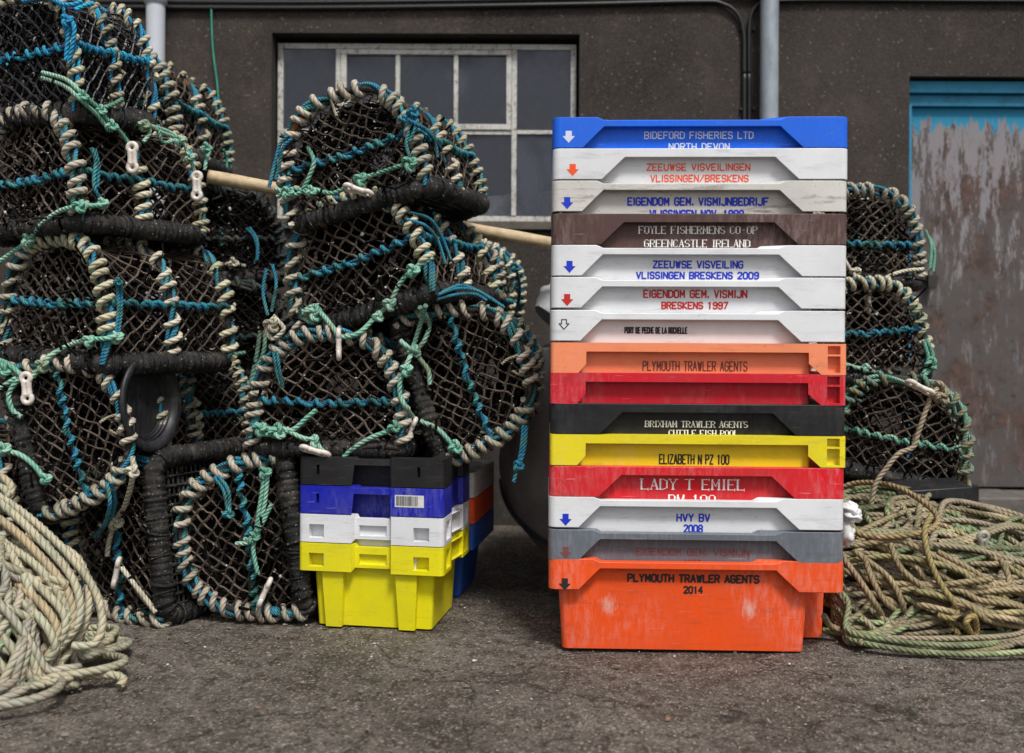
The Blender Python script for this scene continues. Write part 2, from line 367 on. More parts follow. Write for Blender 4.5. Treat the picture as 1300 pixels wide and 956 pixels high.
xb = [-6, wn[0], wn[1], dn[0], dn[1], 6]; zb = [-0.05, wn[2], dn[3], wn[3], 3.1]
zb = sorted(zb)
mb = MB(); TH = 0.22
def is_open(xm, zm): return (wn[0] < xm < wn[1] and wn[2] < zm < wn[3]) or (dn[0] < xm < dn[1] and zm < dn[3])
for i in range(len(xb)-1):
    for j in range(len(zb)-1):
        x0, x1, z0, z1 = xb[i], xb[i+1], zb[j], zb[j+1]
        if is_open((x0+x1)/2, (z0+z1)/2): continue
        mb.add([(x0, WY, z0), (x1, WY, z0), (x1, WY, z1), (x0, WY, z1)], [(0, 1, 2, 3)])
        mb.add([(x0, WY+TH, z0), (x1, WY+TH, z0), (x1, WY+TH, z1), (x0, WY+TH, z1)], [(3, 2, 1, 0)])
for (x0, x1, z0, z1) in (wn, (dn[0], dn[1], -0.05, dn[3])):
    for q in ([(x0, z0), (x0, z1)], [(x0, z1), (x1, z1)], [(x1, z1), (x1, z0)], [(x1, z0), (x0, z0)]):
        (a0, b0), (a1, b1) = q
        mb.add([(a0, WY, b0), (a1, WY, b1), (a1, WY+TH, b1), (a0, WY+TH, b0)], [(0, 1, 2, 3)])
pc('wall', mb, M['wall'], bld)
mb = MB()
for x in (-6, 5.8): mb.box((x, WY+TH+0.002, -0.05), (x+0.2, 9, 3.1))
mb.box((-5.8, 8.8, -0.05), (5.8, 9, 3.1)); 
pc('side_wall', mb, M['wall'], bld)
mb = MB(); mb.box((-6.2, WY-0.25, 3.102), (6.2, 9.2, 3.25)); pc('roof', mb, simple('slate', (0.05, 0.055, 0.065), 0.6, 0.3, 6, 0.3), bld)
mb = MB(); mb.box((-2.2, WY+TH+1.6, 0.02), (1.2, WY+TH+1.7, 3.0)); mb.box((-5.7, WY+TH+0.01, -0.02), (5.7, 8.7, 0.015))
pc('inner_wall', mb, simple('inner', (0.10, 0.10, 0.11), 0.9), bld)
# window
def paintmat(name, base, under, thr=0.55):
    m, n, b = newmat(name); v = coords(n, rand=False)
    f = noise(n, v, 55, 8, 0.8)
    c = mix(n, ramp(n, f, [(thr, 0.0), (thr+0.07, 1.0)]), base, under)
    f2 = noise(n, v, 14, 5, 0.7); c = mix(n, ramp(n, f2, [(0.5, 0.0), (0.75, 0.6)]), c, tuple(k*0.5 for k in under))
    n.links.new(c, b.inputs['Base Color']); b.inputs['Roughness'].default_value = 0.6
    bump(n, b, f, 0.5, 0.002); return m
M['frame'] = paintmat('frame_paint', (0.52, 0.51, 0.47), (0.14, 0.115, 0.09), 0.53)
fy = WY+0.075
win = MB()
def bar(mb, x0, x1, y0, y1, d0=0.0, d1=0.03): mb.box((wx(x0), fy+d0, wz(y1)), (wx(x1), fy+d1, wz(y0)))
bar(win, 346, 731, 50, 57); bar(win, 346, 731, 272, 281); bar(win, 346, 353, 57.2, 271.8); bar(win, 724, 731, 57.2, 271.8)
winp = pc('window', win, M['frame'], bld, False, 0.002)
cas = MB()
bar(cas, 421, 427.5, 57.4, 271.6, -0.004, 0.022); bar(cas, 648, 654.5, 57.4, 271.6, -0.004, 0.022)
bar(cas, 428, 647.6, 58.5, 64.5, -0.012, 0.02); bar(cas, 428, 435, 64.7, 153.8, -0.012, 0.02); bar(cas, 641, 647.6, 64.7, 153.8, -0.012, 0.02)
bar(cas, 428, 647.6, 154, 161, -0.012, 0.02); bar(cas, 428, 647.6, 162, 167, -0.004, 0.022)
bar(cas, 655, 723.7, 161, 166, -0.002, 0.02); bar(cas, 353.3, 420.7, 161, 166, -0.002, 0.02)
pc('casement', cas, M['frame'], winp, False, 0.0015)
gb = MB()
for x in (501, 576):
    gb = MB(); bar(gb, x-2.8, x+2.8, 64.8, 153.6, -0.008, 0.016); bar(gb, x-2.8, x+2.8, 167.3, 271.5, -0.002, 0.018)
    pc('glazing_bar', gb, M['frame'], winp, False, 0.0015)
def glass():
    m, n, b = newmat('glass'); n.nodes.remove(b)
    out = n.nodes['Material Output']; v = coords(n, rand=False)
    tr = n.nodes.new('ShaderNodeBsdfTransparent'); tr.inputs[0].default_value = (0.93, 0.94, 0.96, 1)
    gl = n.nodes.new('ShaderNodeBsdfGlossy'); gl.inputs['Roughness'].default_value = 0.12; gl.inputs[0].default_value = (0.9, 0.93, 1, 1)
    df = n.nodes.new('ShaderNodeBsdfDiffuse'); df.inputs[0].default_value = (0.085, 0.09, 0.115, 1)
    fr = n.nodes.new('ShaderNodeFresnel'); fr.inputs[0].default_value = 1.5
    a = n.nodes.new('ShaderNodeMixShader'); n.links.new(fr.outputs[0], a.inputs[0]); n.links.new(tr.outputs[0], a.inputs[1]); n.links.new(gl.outputs[0], a.inputs[2])
    d = noise(n, coords(n, (1, 1, 0.6), rand=True), 3.0, 8, 0.66)
    c = n.nodes.new('ShaderNodeMixShader'); n.links.new(ramp(n, d, [(0.38, 0.05), (0.5, 0.25), (0.64, 0.85)]), c.inputs[0]); n.links.new(a.outputs[0], c.inputs[1]); n.links.new(df.outputs[0], c.inputs[2])
    n.links.new(c.outputs[0], out.inputs[0]); return m
M['glass'] = glass()
for (x0, x1) in ((353.5, 420.5), (435.3, 498), (504, 573), (579, 640.8), (654.8, 723.5)):
    side = x0 < 360 or x0 > 650
    for (y0, y1) in (((57.4, 160.8) if side else (64.8, 153.8)), (166.2 if side else 167.3, 271.6)):
        xa_, xb_ = (427.7 if y0 > 165 and 430 < x0 < 440 else x0), (647.8 if y0 > 165 and 640 < x1 < 645 else x1)
        p = MB(); yy = fy+0.009
        p.box((wx(xa_), yy, wz(y1)), (wx(xb_), yy+0.003, wz(y0))); pc('pane', p, M['glass'], winp)
s = MB(); s.box((wn[0]+0.002, WY-0.03, wn[2]+0.002), (wn[1]-0.002, fy+0.05, wz(281.6))); pc('window_sill', s, simple('sillstone', (0.10, 0.085, 0.072), 0.9, 0.4, 20, 0.6), bld, False, 0.004)
# things on the inside sill
b_ = MB(); p0 = (wx(592), fy+0.05, wz(250)); 
b_.add([(wx(590), fy+0.06, wz(271)), (wx(702), fy+0.06, wz(271)), (wx(702), fy+0.06, wz(236)), (wx(590), fy+0.06, wz(247)),
        (wx(590), fy+0.075, wz(271)), (wx(702), fy+0.075, wz(271)), (wx(702), fy+0.075, wz(236)), (wx(590), fy+0.075, wz(247))],
       [(0,1,2,3),(7,6,5,4),(0,4,5,1),(1,5,6,2),(2,6,7,3),(3,7,4,0)])
tag(b_.build('board', simple('pale_board', (0.75, 0.75, 0.70), 0.6), smooth=False), 'pale board leaning behind the lower right window panes', 'board')
bt = MB(); c0 = np.array((wx(706), fy+0.13, 0)); prof = [(0, .032), (.10, .033), (.125, .03), (.145, .013), (.17, .012)]
bt.tube([c0+np.array((0, 0, wz(272)+h)) for h, _ in prof], [r for _, r in prof], 16)
tag(bt.build('bottle', simple('green_bottle', (0.05, 0.22, 0.17), 0.2)), 'green bottle on the inside sill behind the right window pane', 'bottle')
lg = MB(); lg.box((-1.25, WY+TH+0.003, wz(272)-0.03), (0.4, WY+TH+0.28, wz(272)-0.002)); lg.box((wn[0]+.01, fy+0.055, wz(272)-0.03), (wn[1]-.01, WY+TH-0.001, wz(272)-0.002)); pc('inner_ledge', lg, simple('ledge', (0.12, 0.11, 0.10), 0.8), bld)
# door
def doormat():
    m, n, b = newmat('peeled_door'); tc = n.nodes.new('ShaderNodeTexCoord'); v = coords(n, rand=False)
    vs_ = coords(n, (7, 7, 1.5), rand=False)
    f = noise(n, vs_, 2.2, 10, 0.80); g2 = noise(n, coords(n, (9, 9, 2.0), rand=False), 3.0, 8, 0.72)
    br = noise(n, v, 18, 7, 0.7)
    c = mix(n, ramp(n, br, [(0.35, 0.0), (0.65, 1.0)]), (0.035, 0.022, 0.018), (0.105, 0.060, 0.046))
    c = mix(n, ramp(n, noise(n, v, 3, 5, 0.7), [(0.42, 0.0), (0.52, 0.8)]), c, (0.078, 0.071, 0.068))
    f5 = noise(n, coords(n, (5, 5, 1.2), rand=False), 3.7, 10, 0.82)
    c = mix(n, ramp(n, f5, [(0.55, 0.0), (0.575, 0.8)]), c, (0.155, 0.14, 0.142))
    c = mix(n, ramp(n, noise(n, v, 26, 8, 0.8), [(0.60, 0.0), (0.63, 0.8)]), c, (0.025, 0.018, 0.016))
    sx = n.nodes.new('ShaderNodeSeparateXYZ'); n.links.new(tc.outputs['Object'], sx.inputs[0])
    def zmask(z0, z1, fac, k):
        mr = N(n, 'ShaderNodeMapRange'); n.links.new(sx.outputs[2], mr.inputs[0])
        mr.inputs[1].default_value = z0; mr.inputs[2].default_value = z1; mr.inputs[3].default_value = 0; mr.inputs[4].default_value = 1
        ad = N(n, 'ShaderNodeMath', operation='MULTIPLY_ADD'); n.links.new(fac, ad.inputs[0]); ad.inputs[1].default_value = k; n.links.new(mr.outputs[0], ad.inputs[2]); return ad.outputs[0]
    a = zmask(0.0, 2.5, f, 2.2)
    c = mix(n, ramp(n, a, [(1.30/3, 0), (1.38/3, 0)]), c, (0, 0, 0)) if False else c
    c = mix(n, ramp(n, N_half(n, a), [(0.86, 0.0), (0.89, 0.85)]), c, (0.235, 0.222, 0.238))
    bl = zmask(1.72, 1.96, g2, 1.7)
    c = mix(n, ramp(n, N_half(n, bl), [(0.75, 0.0), (0.765, 1.0)]), c, (0.012, 0.22, 0.38))
    sp = noise(n, vs_, 4.3, 6, 0.6)
    c = mix(n, ramp(n, sp, [(0.70, 0.0), (0.72, 0.9)]), c, (0.05, 0.28, 0.48))
    n.links.new(c, b.inputs['Base Color']); b.inputs['Roughness'].default_value = 0.75
    bump(n, b, f, 0.5, 0.004); return m
def N_half(n, s_):
    h = N(n, 'ShaderNodeMath', operation='MULTIPLY'); n.links.new(s_, h.inputs[0]); h.inputs[1].default_value = 0.5; return h.outputs[0]
M['blue_paint'] = paintmat('blue_paint', (0.010, 0.21, 0.37), (0.02, 0.08, 0.12), 0.58)
dst = wz(622)
d = MB(); d.box((dn[0]+0.035, WY+0.10, dst+0.012), (dn[1]-0.035, WY+0.145, wz(128)))
door = pc('door', d, doormat(), bld)
fr = MB(); fr.box((dn[0]+0.002, WY+0.05, dst+0.004), (dn[0]+0.032, WY+0.15, wz(128))); fr.box((dn[1]-0.032, WY+0.05, dst+0.004), (dn[1]-0.002, WY+0.15, wz(128)))
fr.box((dn[0]+0.002, WY+0.04, wz(112)), (dn[1]-0.002, WY+0.15, wz(97))); fr.box((dn[0]+0.002, WY+0.07, wz(128)+0.002), (dn[1]-0.002, WY+0.15, wz(112)-0.003))
pc('door_frame', fr, M['blue_paint'], door, False, 0.003)
st = MB(); st.box((dn[0]-0.02, WY-0.16, -0.03), (dn[0]+0.48, WY+0.16, dst)); st.box((dn[0]+0.486, WY-0.16, -0.03), (dn[1]+0.6, WY+0.16, dst-0.004))
pc('doorstep', st, simple('step_stone', (0.11, 0.10, 0.088), 0.9, 0.35, 14, 0.6), bld, False, 0.008)
hp = MB(); q = W(1178, 353, WY+0.08); hp.box(q-np.array((.03, .012, .012)), q+np.array((.045, .008, .014))); hp.box(q+np.array((-.012, -.035, -.05)), q+np.array((.03, -.012, .012)))
hp.tube(smoothpath([q+np.array((x, -.022, z)) for x, z in ((-.004, 0), (-.004, .03), (.009, .042), (.022, .03), (.022, 0))], 0.004), 0.004, 8)
pc('padlock', hp, simple('iron', (0.05, 0.045, 0.04), 0.5, 0.4, 40, 0.3, 0.6), door, False, 0.003)
# pipes and cables on the wall
def galv():
    m, n, b = newmat('galvanised'); v = coords(n, (1, 1, 0.4), rand=False)
    f = noise(n, v, 14, 7, 0.7)
    c = ramp(n, f, [(0.3, (0.20, 0.23, 0.26)), (0.55, (0.32, 0.36, 0.40)), (0.72, (0.42, 0.38, 0.30))])
    n.links.new(c, b.inputs['Base Color']); b.inputs['Roughness'].default_value = 0.55; b.inputs['Metallic'].default_value = 0.2
    bump(n, b, f, 0.3, 0.002); return m
p = MB(); pp = W(976.5, 100, WY-0.07); p.tube([(pp[0], pp[1], z) for z in np.linspace(0, 3.1, 20)], 0.041, 24)
for z in (0.9, 2.75): p.tube([(pp[0], pp[1], z), (pp[0], pp[1], z+0.035)], 0.046, 24); p.box((pp[0]-0.015, pp[1]+0.04, z+0.005), (pp[0]+0.015, WY, z+0.03))
o = pc('drainpipe', p, galv(), bld, True); o['label'] = 'grey metal drainpipe'
p = MB(); pp = W(197.5, 40, WY-0.08); p.tube([(pp[0], pp[1], z) for z in np.linspace(0, 3.1, 12)], 0.042, 24)
p.tube([(pp[0], pp[1], z) for z in (2.37, 2.372, 2.43, 2.432)], [0.043, 0.05, 0.05, 0.043], 24); p.box((pp[0]-0.02, pp[1]+0.04, 1.5), (pp[0]+0.02, WY, 1.53))
o = pc('drainpipe', p, simple('upvc', (0.52, 0.55, 0.60), 0.35, 0.06, 5), bld, True); o['label'] = 'pale plastic drainpipe'
M['cable'] = simple('cable', (0.012, 0.012, 0.013), 0.45, 0.3, 30)
p = MB(); cy = WY-0.018
def wp(px, py, dy=-0.018): q = W(px, py, WY+dy); return q
p.tube(smoothpath([wp(-800, 9), wp(60, 9), wp(400, 10), wp(700, 6), wp(880, 2), wp(915, 4), wp(935, 16), wp(944, 40), wp(945, 90), wp(945, 150), wp(944, 640)], 0.03), 0.010, 10)
p.tube(smoothpath([wp(2000, 2), wp(1300, 1), wp(1100, 0), wp(985, 1), wp(962, 6), wp(953, 20), wp(951, 45), wp(951, 90), wp(951, 150), wp(950, 640)], 0.03), 0.008, 10)
p.tube(smoothpath([wp(-800, 3), wp(60, 2), wp(400, 3), wp(700, -1), wp(900, -4), wp(2000, -6)], 0.05), 0.011, 10)
pc('cable', p, M['cable'], bld, True)
p = MB()
for y in (38, 139, 240):
    for x in (940, 956): q = wp(x, y, 0); p.tube([q, q+np.array((0, -0.018, 0))], [0.008, 0.006], 10)
pc('cable_clip', p, M['cable'], bld, True)
p = MB(); p.tube(smoothpath([wp(268, 7, -.02), wp(270, 60, -.03), wp(276, 110, -.03), wp(281, 175, -.03), wp(283, 225, -.04), wp(281, 330, -.04)], 0.02), 0.004, 8)
tag(p.build('cord', M['thin_green']), 'thin green cord hanging down the wall right of the white pipe', 'cord')
for x, y in ((1136, 2), (648, 0)):
    pass

# ------------------------------------------------------------------ lettering
GL = {'A':"00 26 40|12 32",'B':"00 06 36 45 44 33 03|33 42 41 30 00",'C':"45 36 16 05 01 10 30 41",'D':"00 06 26 45 41 20 00",'E':"46 06 00 40|03 33",'F':"46 06 00|03 33",
'G':"45 36 16 05 01 10 30 41 43 23",'H':"00 06|40 46|03 43",'I':"20 26",'J':"46 41 30 10 01",'K':"00 06|46 03 40",'L':"06 00 40",'M':"00 06 22 46 40",'N':"00 06 40 46",
'O':"16 05 01 10 30 41 45 36 16",'P':"00 06 36 45 44 33 03",'R':"00 06 36 45 44 33 03|23 40",'S':"45 36 16 05 04 13 33 42 41 30 10 01",'T':"06 46|26 20",'U':"06 01 10 30 41 46",
'V':"06 20 46",'W':"06 10 25 30 46",'X':"06 40|00 46",'Y':"06 23 46|23 20",'Z':"06 46 00 40",'0':"16 05 01 10 30 41 45 36 16",'1':"15 26 20",'2':"05 16 36 45 44 00 40",
'4':"30 36 02 42",'7':"06 46 10",'8':"13 04 05 16 36 45 44 33 13 02 01 10 30 41 42 33",'9':"01 10 30 41 45 36 16 05 04 13 33 44",'6':"45 36 16 05 01 10 30 41 42 33 13 02",'.':"20 21",'/':"00 46",'-':"13 33"}
def text_mb(s, x0, x1, ztop, zbot, wgt, yf, serif=False):
    mb = MB(); pos = 0; items = []
    for ch in s:
        if ch == ' ': pos += 4.2; continue
        adv = (3.6 if serif else 2.6) if ch in 'I.' else (6.3 if ch in 'MW' else 5.7)
        if ch in GL: items.append((ch, pos-((1.0 if serif else 1.5) if ch in 'I.' else -0.3 if ch in 'MW' else 0))); pos += adv
    total = pos-1.7
    sx = (x1-x0)/total; sz = (ztop-zbot)/6.0; k = 0
    def seg(a, b, w0, ext):
        nonlocal k
        a = np.array(a, float); b = np.array(b, float); d = b-a; L = np.linalg.norm(d)
        if L < 1e-9: return
        d /= L; nrm = np.array([-d[1], d[0]]); a2 = a-d*ext; b2 = b+d*ext
        off = 0.0004+0.00006*(k % 7); k += 1
        pts = [a2-nrm*w0/2, b2-nrm*w0/2, b2+nrm*w0/2, a2+nrm*w0/2]
        mb.add([(p[0], yf(p[1])-off, p[1]) for p in pts], [(0, 1, 2, 3)])
    for ch, p in items:
        for st in GL[ch].split('|'):
            pts = [(x0+(p+int(c[0]))*sx, zbot+int(c[1])*sz) for c in st.split()]
            for i in range(len(pts)-1):
                (ax, az), (bx, bz) = pts[i], pts[i+1]
                if serif:
                    vert = abs(bz-az)/(abs(bx-ax)+abs(bz-az)+1e-9)
                    w0 = wgt*(1.35 if vert > 0.75 and not (ch in 'AMNUVWY' and i % 2 == 0 and vert < 0.999) else 0.55)
                else: w0 = wgt
                seg(pts[i], pts[i+1], w0, w0*0.3)
            if serif:
                for q in (st.split()[0], st.split()[-1]):
                    if q[1] in '06' and ch not in 'COSG0' and not (ch in 'EFLZ' and q[0] == '4'):
                        X_, Z_ = x0+(p+int(q[0]))*sx, zbot+int(q[1])*sz; seg((X_-1.1*sx, Z_), (X_+1.1*sx, Z_), wgt*0.5, 0)
                    elif q[1] in '06' and q[0] == '4':
                        X_, Z_ = x0+(p+4)*sx, zbot+int(q[1])*sz; seg((X_, Z_-0.8*sz), (X_, Z_+0.8*sz), wgt*0.5, 0)
    return mb

# ------------------------------------------------------------------ fish boxes
def crate_mesh(Wd, Dp, H, front, side, holes_f=(), holes_s=(), skirt=0.084, rad=0.022, bi=0.028, taper=0.034, bodyR=None, extra=None):
    """front/side: control points (t in metres from left corner, top drop, bottom z above skirt bottom, inset)"""
    t = 0.0032
    def edge_cols(L, ctrl, holes):
        xs_ = {0.0, 1.0}; pts = list(ctrl)
        ts = [c[0] for c in pts]
        for h in holes: ts += [h[0], h[1]]
        ts += list(np.linspace(0, L-2*rad, 5)); ts = sorted(set(round(max(0, min(L-2*rad, q-0)), 5) for q in ts))
        out = []
        cx = [c[0] for c in pts]
        for q in ts:
            out.append((q, np.interp(q, cx, [c[1] for c in pts]), np.interp(q, cx, [c[2] for c in pts]), np.interp(q, cx, [c[3] for c in pts])))
        return out
    cols = []; pockets = []
    hw, hd = Wd/2, Dp/2
    bl, br_ = bi, (bodyR if bodyR else bi)
    def body(u, v, ins, low):   # u,v in -1..1 perimeter position handled by scaling to the body rectangle
        a = ins+low
        return (-hw+bl+a + (u+hw)/(2*hw)*(2*hw-bl-br_-2*a), v*(hd-bi-a)/hd)
    sides = [(-hw+rad, -hd, 1, 0, 0, -1, Wd, front, holes_f), (hw, -hd+rad, 0, 1, 1, 0, Dp, side, holes_s),
             (hw-rad, hd, -1, 0, 0, 1, Wd, front, ()), (-hw, hd-rad, 0, -1, -1, 0, Dp, side, ())]
    for k, (sx, sy, dx, dy, nx_, ny_, L, ctrl, holes) in enumerate(sides):
        ec = edge_cols(L, ctrl, holes)
        for (q, tp, bt, ins) in ec:
            cols.append((sx+dx*q, sy+dy*q, nx_, ny_, tp, bt, ins, k, q))
        # corner arc
        cxn, cyn = [(hw-rad, -hd+rad), (hw-rad, hd-rad), (-hw+rad, hd-rad), (-hw+rad, -hd+rad)][k]
        a0 = [-90, 0, 90, 180][k]
        for j in range(1, 6):
            a = R(a0+15*j); cols.append((cxn+rad*math.cos(a), cyn+rad*math.sin(a), math.cos(a), math.sin(a), ec[-1][1] if j < 3 else front[0][1], 0, 0, -1, 0))
    n = len(cols); A = np.array([c[:7] for c in cols]); K = [(c[7], c[8]) for c in cols]
    x, y, nx_, ny_, tp, bt, ins = A.T
    ztop = H-tp; zbot = H-skirt+bt
    rows = {0.0, 1.0}
    for h in list(holes_f)+list(holes_s):
        rows |= {h[2], h[3]}
    rows = sorted(rows)
    mb = MB()
    def ring(inset, z): return np.stack([x-nx_*inset, y-ny_*inset, z+0*x], 1)
    def bring(low, z, extra_in=0.0):
        X_ = np.empty(n); Y_ = np.empty(n)
        for i in range(n): X_[i], Y_[i] = body(x[i], y[i], extra_in, low)
        return np.stack([X_, Y_, z+0*x], 1)
    def loft(R0, R1, skip=None):
        V = np.vstack([R0, R1]); fs = [(i, (i+1) % n, (i+1) % n+n, i+n) for i in range(n) if not (skip and skip(i))]
        mb.add(V, fs)
    # outer skirt rows
    for r0, r1 in zip(rows[:-1], rows[1:]):
        za = zbot+(ztop-zbot)*r0; zb_ = zbot+(ztop-zbot)*r1
        def skip(i, r0=r0, r1=r1):
            k, q = K[i]; k2, q2 = K[(i+1) % n]
            if k != k2: return False
            hl = holes_f if k == 0 else holes_s if k == 1 else ()
            for h in hl:
                if q >= h[0]-1e-4 and q2 <= h[1]+1e-4 and r0 >= h[2]-1e-4 and r1 <= h[3]+1e-4: return True
            return False
        loft(ring(ins, za), ring(ins, zb_), skip)
    for hl, k in ((holes_f, 0), (holes_s, 1)):
        for h in hl:
            i0 = min((i for i in range(n) if K[i][0] == k), key=lambda i: abs(K[i][1]-h[0])); i1 = min((i for i in range(n) if K[i][0] == k), key=lambda i: abs(K[i][1]-h[1]))
            z0 = zbot[i0]+(ztop[i0]-zbot[i0])*h[2]; z1 = zbot[i0]+(ztop[i0]-zbot[i0])*h[3]; dpt = h[4]
            def P(i, z, d_): return (x[i]-nx_[i]*(ins[i]+d_), y[i]-ny_[i]*(ins[i]+d_), z)
            V = [P(i0, z0, 0), P(i1, z0, 0), P(i1, z1, 0), P(i0, z1, 0), P(i0, z0, dpt), P(i1, z0, dpt), P(i1, z1, dpt), P(i0, z1, dpt)]
            mb.add(V, [(0, 1, 5, 4), (1, 2, 6, 5), (2, 3, 7, 6), (3, 0, 4, 7), (4, 5, 6, 7)])
    def skipcol(i):
        k, q = K[i]; k2, q2 = K[(i+1) % n]
        hl = holes_f if k == 0 else holes_s if k == 1 else ()
        return k == k2 and any(q >= h[0]-1e-4 and q2 <= h[1]+1e-4 for h in hl)
    loft(ring(ins+t, zbot), ring(ins, zbot)); loft(ring(ins, ztop), bring(t, ztop))
    lowt = taper
    loft(bring(t, ztop), bring(t+taper, 0.004)); Rb = bring(t+taper, 0.004); mb.add(Rb, [tuple(range(n))])
    loft(bring(0, ztop-t), ring(ins+t, ztop-t)); loft(ring(ins+t, ztop-t), ring(ins+t, zbot), skipcol)
    loft(bring(taper, 0.0), bring(0, ztop-t)); mb.add(bring(taper, 0.0), [tuple(range(n-1, -1, -1))])
    if extra: extra(mb)
    return mb
L8 = 0.80-0.044
def ctrlA(drop=0.008, lb=0.060, lt=0.118, rb=0.100, rt=0.162, rib=0.018):
    s = 0.084
    return [(0, 0, 0, 0), (lb, 0, 0, 0), (lt-0.018, 0, (s-rib-drop)*0.70, 0), (lt, drop, s-rib-drop, 0), (L8-rt, drop, s-rib-drop, 0), (L8-rt+0.018, 0, (s-rib-drop)*0.70, 0), (L8-rb, 0, 0, 0), (L8, 0, 0, 0)]
def ctrlA2():
    s = 0.084; rib = 0.024
    return [(0, 0, 0, 0), (0.112, 0, 0, 0), (0.174, 0, s-rib, 0), (L8-0.176, 0, s-rib, 0), (L8-0.112, 0, 0, 0), (L8, 0, 0, 0)]
def ctrlB():
    s = 0.084; rib = 0.024
    return [(0, 0, 0, 0), (0.062, 0, 0, 0), (0.085, 0, 0.026, 0), (0.0855, 0, s-rib, 0), (L8-0.0705, 0, s-rib, 0), (L8-0.070, 0, 0.030, 0), (L8-0.036, 0, 0, 0), (L8+0.02, 0, 0, 0)]
def ctrlS(Ld=0.45-0.044):
    s = 0.084; return [(0, 0, 0, 0), (0.05, 0, 0, 0), (0.09, 0, s-0.022, 0), (Ld-0.09, 0, s-0.022, 0), (Ld-0.05, 0, 0, 0), (Ld, 0, 0, 0)]
HB = 0.256
def extra_foot(mb):   # stepped foot rib on the right end of the box
    for sgn, y0, y1 in ((1, -0.06, 0.13),):
        x0t, x0b, x1t, x1b = 0.28, 0.27, 0.391, 0.384
        V = [(x0b, y0, 0.002), (x1b, y0, 0.002), (x1b, y1, 0.002), (x0b, y1, 0.002), (x0t, y0, HB-0.07), (x1t, y0, HB-0.07), (x1t, y1, HB-0.07), (x0t, y1, HB-0.07)]
        mb.add(V, [(0,3,2,1),(4,5,6,7),(0,1,5,4),(1,2,6,5),(2,3,7,6),(3,0,4,7)])
BR = 0.085
BIA = 0.0235
meshFoot = crate_mesh(0.80, 0.45, HB, ctrlA(), ctrlS(), bodyR=BR, bi=BIA, taper=0.015, extra=extra_foot)
meshA = crate_mesh(0.80, 0.45, HB, ctrlA(), ctrlS(), bodyR=BR, bi=BIA, taper=0.015)
meshA2 = crate_mesh(0.80, 0.45, HB, ctrlA2(), ctrlS(), bodyR=BR, bi=BIA, taper=0.015)
hB = [(L8-0.034, L8+0.008-0.0005, 0.08, 0.56, 0.035), (L8-0.034, L8+0.008-0.0005, 0.63, 0.92, 0.035)]
hB = [(L8-0.020, L8+0.014, 0.07, 0.60, 0.0228), (L8-0.020, L8+0.014, 0.66, 0.93, 0.0228)]
meshB = crate_mesh(0.80, 0.45, HB, ctrlB(), ctrlS(), hB, (), rad=0.012, bodyR=BR, bi=BIA, taper=0.015)
# rad differs: recompute control widths for type B
cols = dict(blue=((0.001, 0.13, 0.80), 0.05, 0.06), white=((0.74, 0.75, 0.77), 0.22, 0.05), dirty_white=((0.62, 0.60, 0.56), 0.6, 0.1), brown=((0.085, 0.042, 0.036), 0.3, 0.28),
    salmon=((0.90, 0.27, 0.12), 0.3, 0.15), red=((0.60, 0.006, 0.02), 0.25, 0.3), black=((0.009, 0.009, 0.010), 0.2, 0.16), yellow=((0.80, 0.66, 0.005), 0.25, 0.2),
    scarlet=((0.66, 0.010, 0.018), 0.25, 0.4), grey=((0.125, 0.14, 0.165), 0.3, 0.3), orange=((0.85, 0.085, 0.008), 0.25, 0.35))
for k, (c, dd, s_) in cols.items():
    lt = (0.13, 0.13, 0.14) if k == 'black' else (0.42, 0.34, 0.32) if k == 'brown' else None
    M['p_'+k] = plastic('plastic_'+k, c, dd, s_, 0.40, lt)
def ink(name, c, thr=0.66):
    m, n, b = newmat(name); v = coords(n); f = noise(n, v, 130, 5, 0.7)
    n.links.new(mix(n, ramp(n, f, [(0.62, 0.0), (0.85, 0.3)]), c, tuple(min(1, k*0.8+0.08) for k in c)), b.inputs['Base Color']); b.inputs['Roughness'].default_value = 0.6
    al = noise(n, v, 210, 6, 0.75); n.links.new(ramp(n, al, [(thr-0.02, 1.0), (thr+0.06, 0.15)]), b.inputs['Alpha']); return m
INK = dict(blue=ink('ink_blue', (0.001, 0.025, 0.50)), red=ink('ink_red', (0.50, 0.010, 0.008)), orange=ink('ink_orange', (0.85, 0.075, 0.005)), white=ink('ink_white', (0.92, 0.90, 0.88), 0.58),
    black=ink('ink_black', (0.012, 0.012, 0.012)), maroon=ink('ink_maroon', (0.14, 0.03, 0.02)), faded=ink('ink_faded', (0.20, 0.06, 0.05), 0.53), pale=ink('ink_pale', (0.62, 0.66, 0.80)))
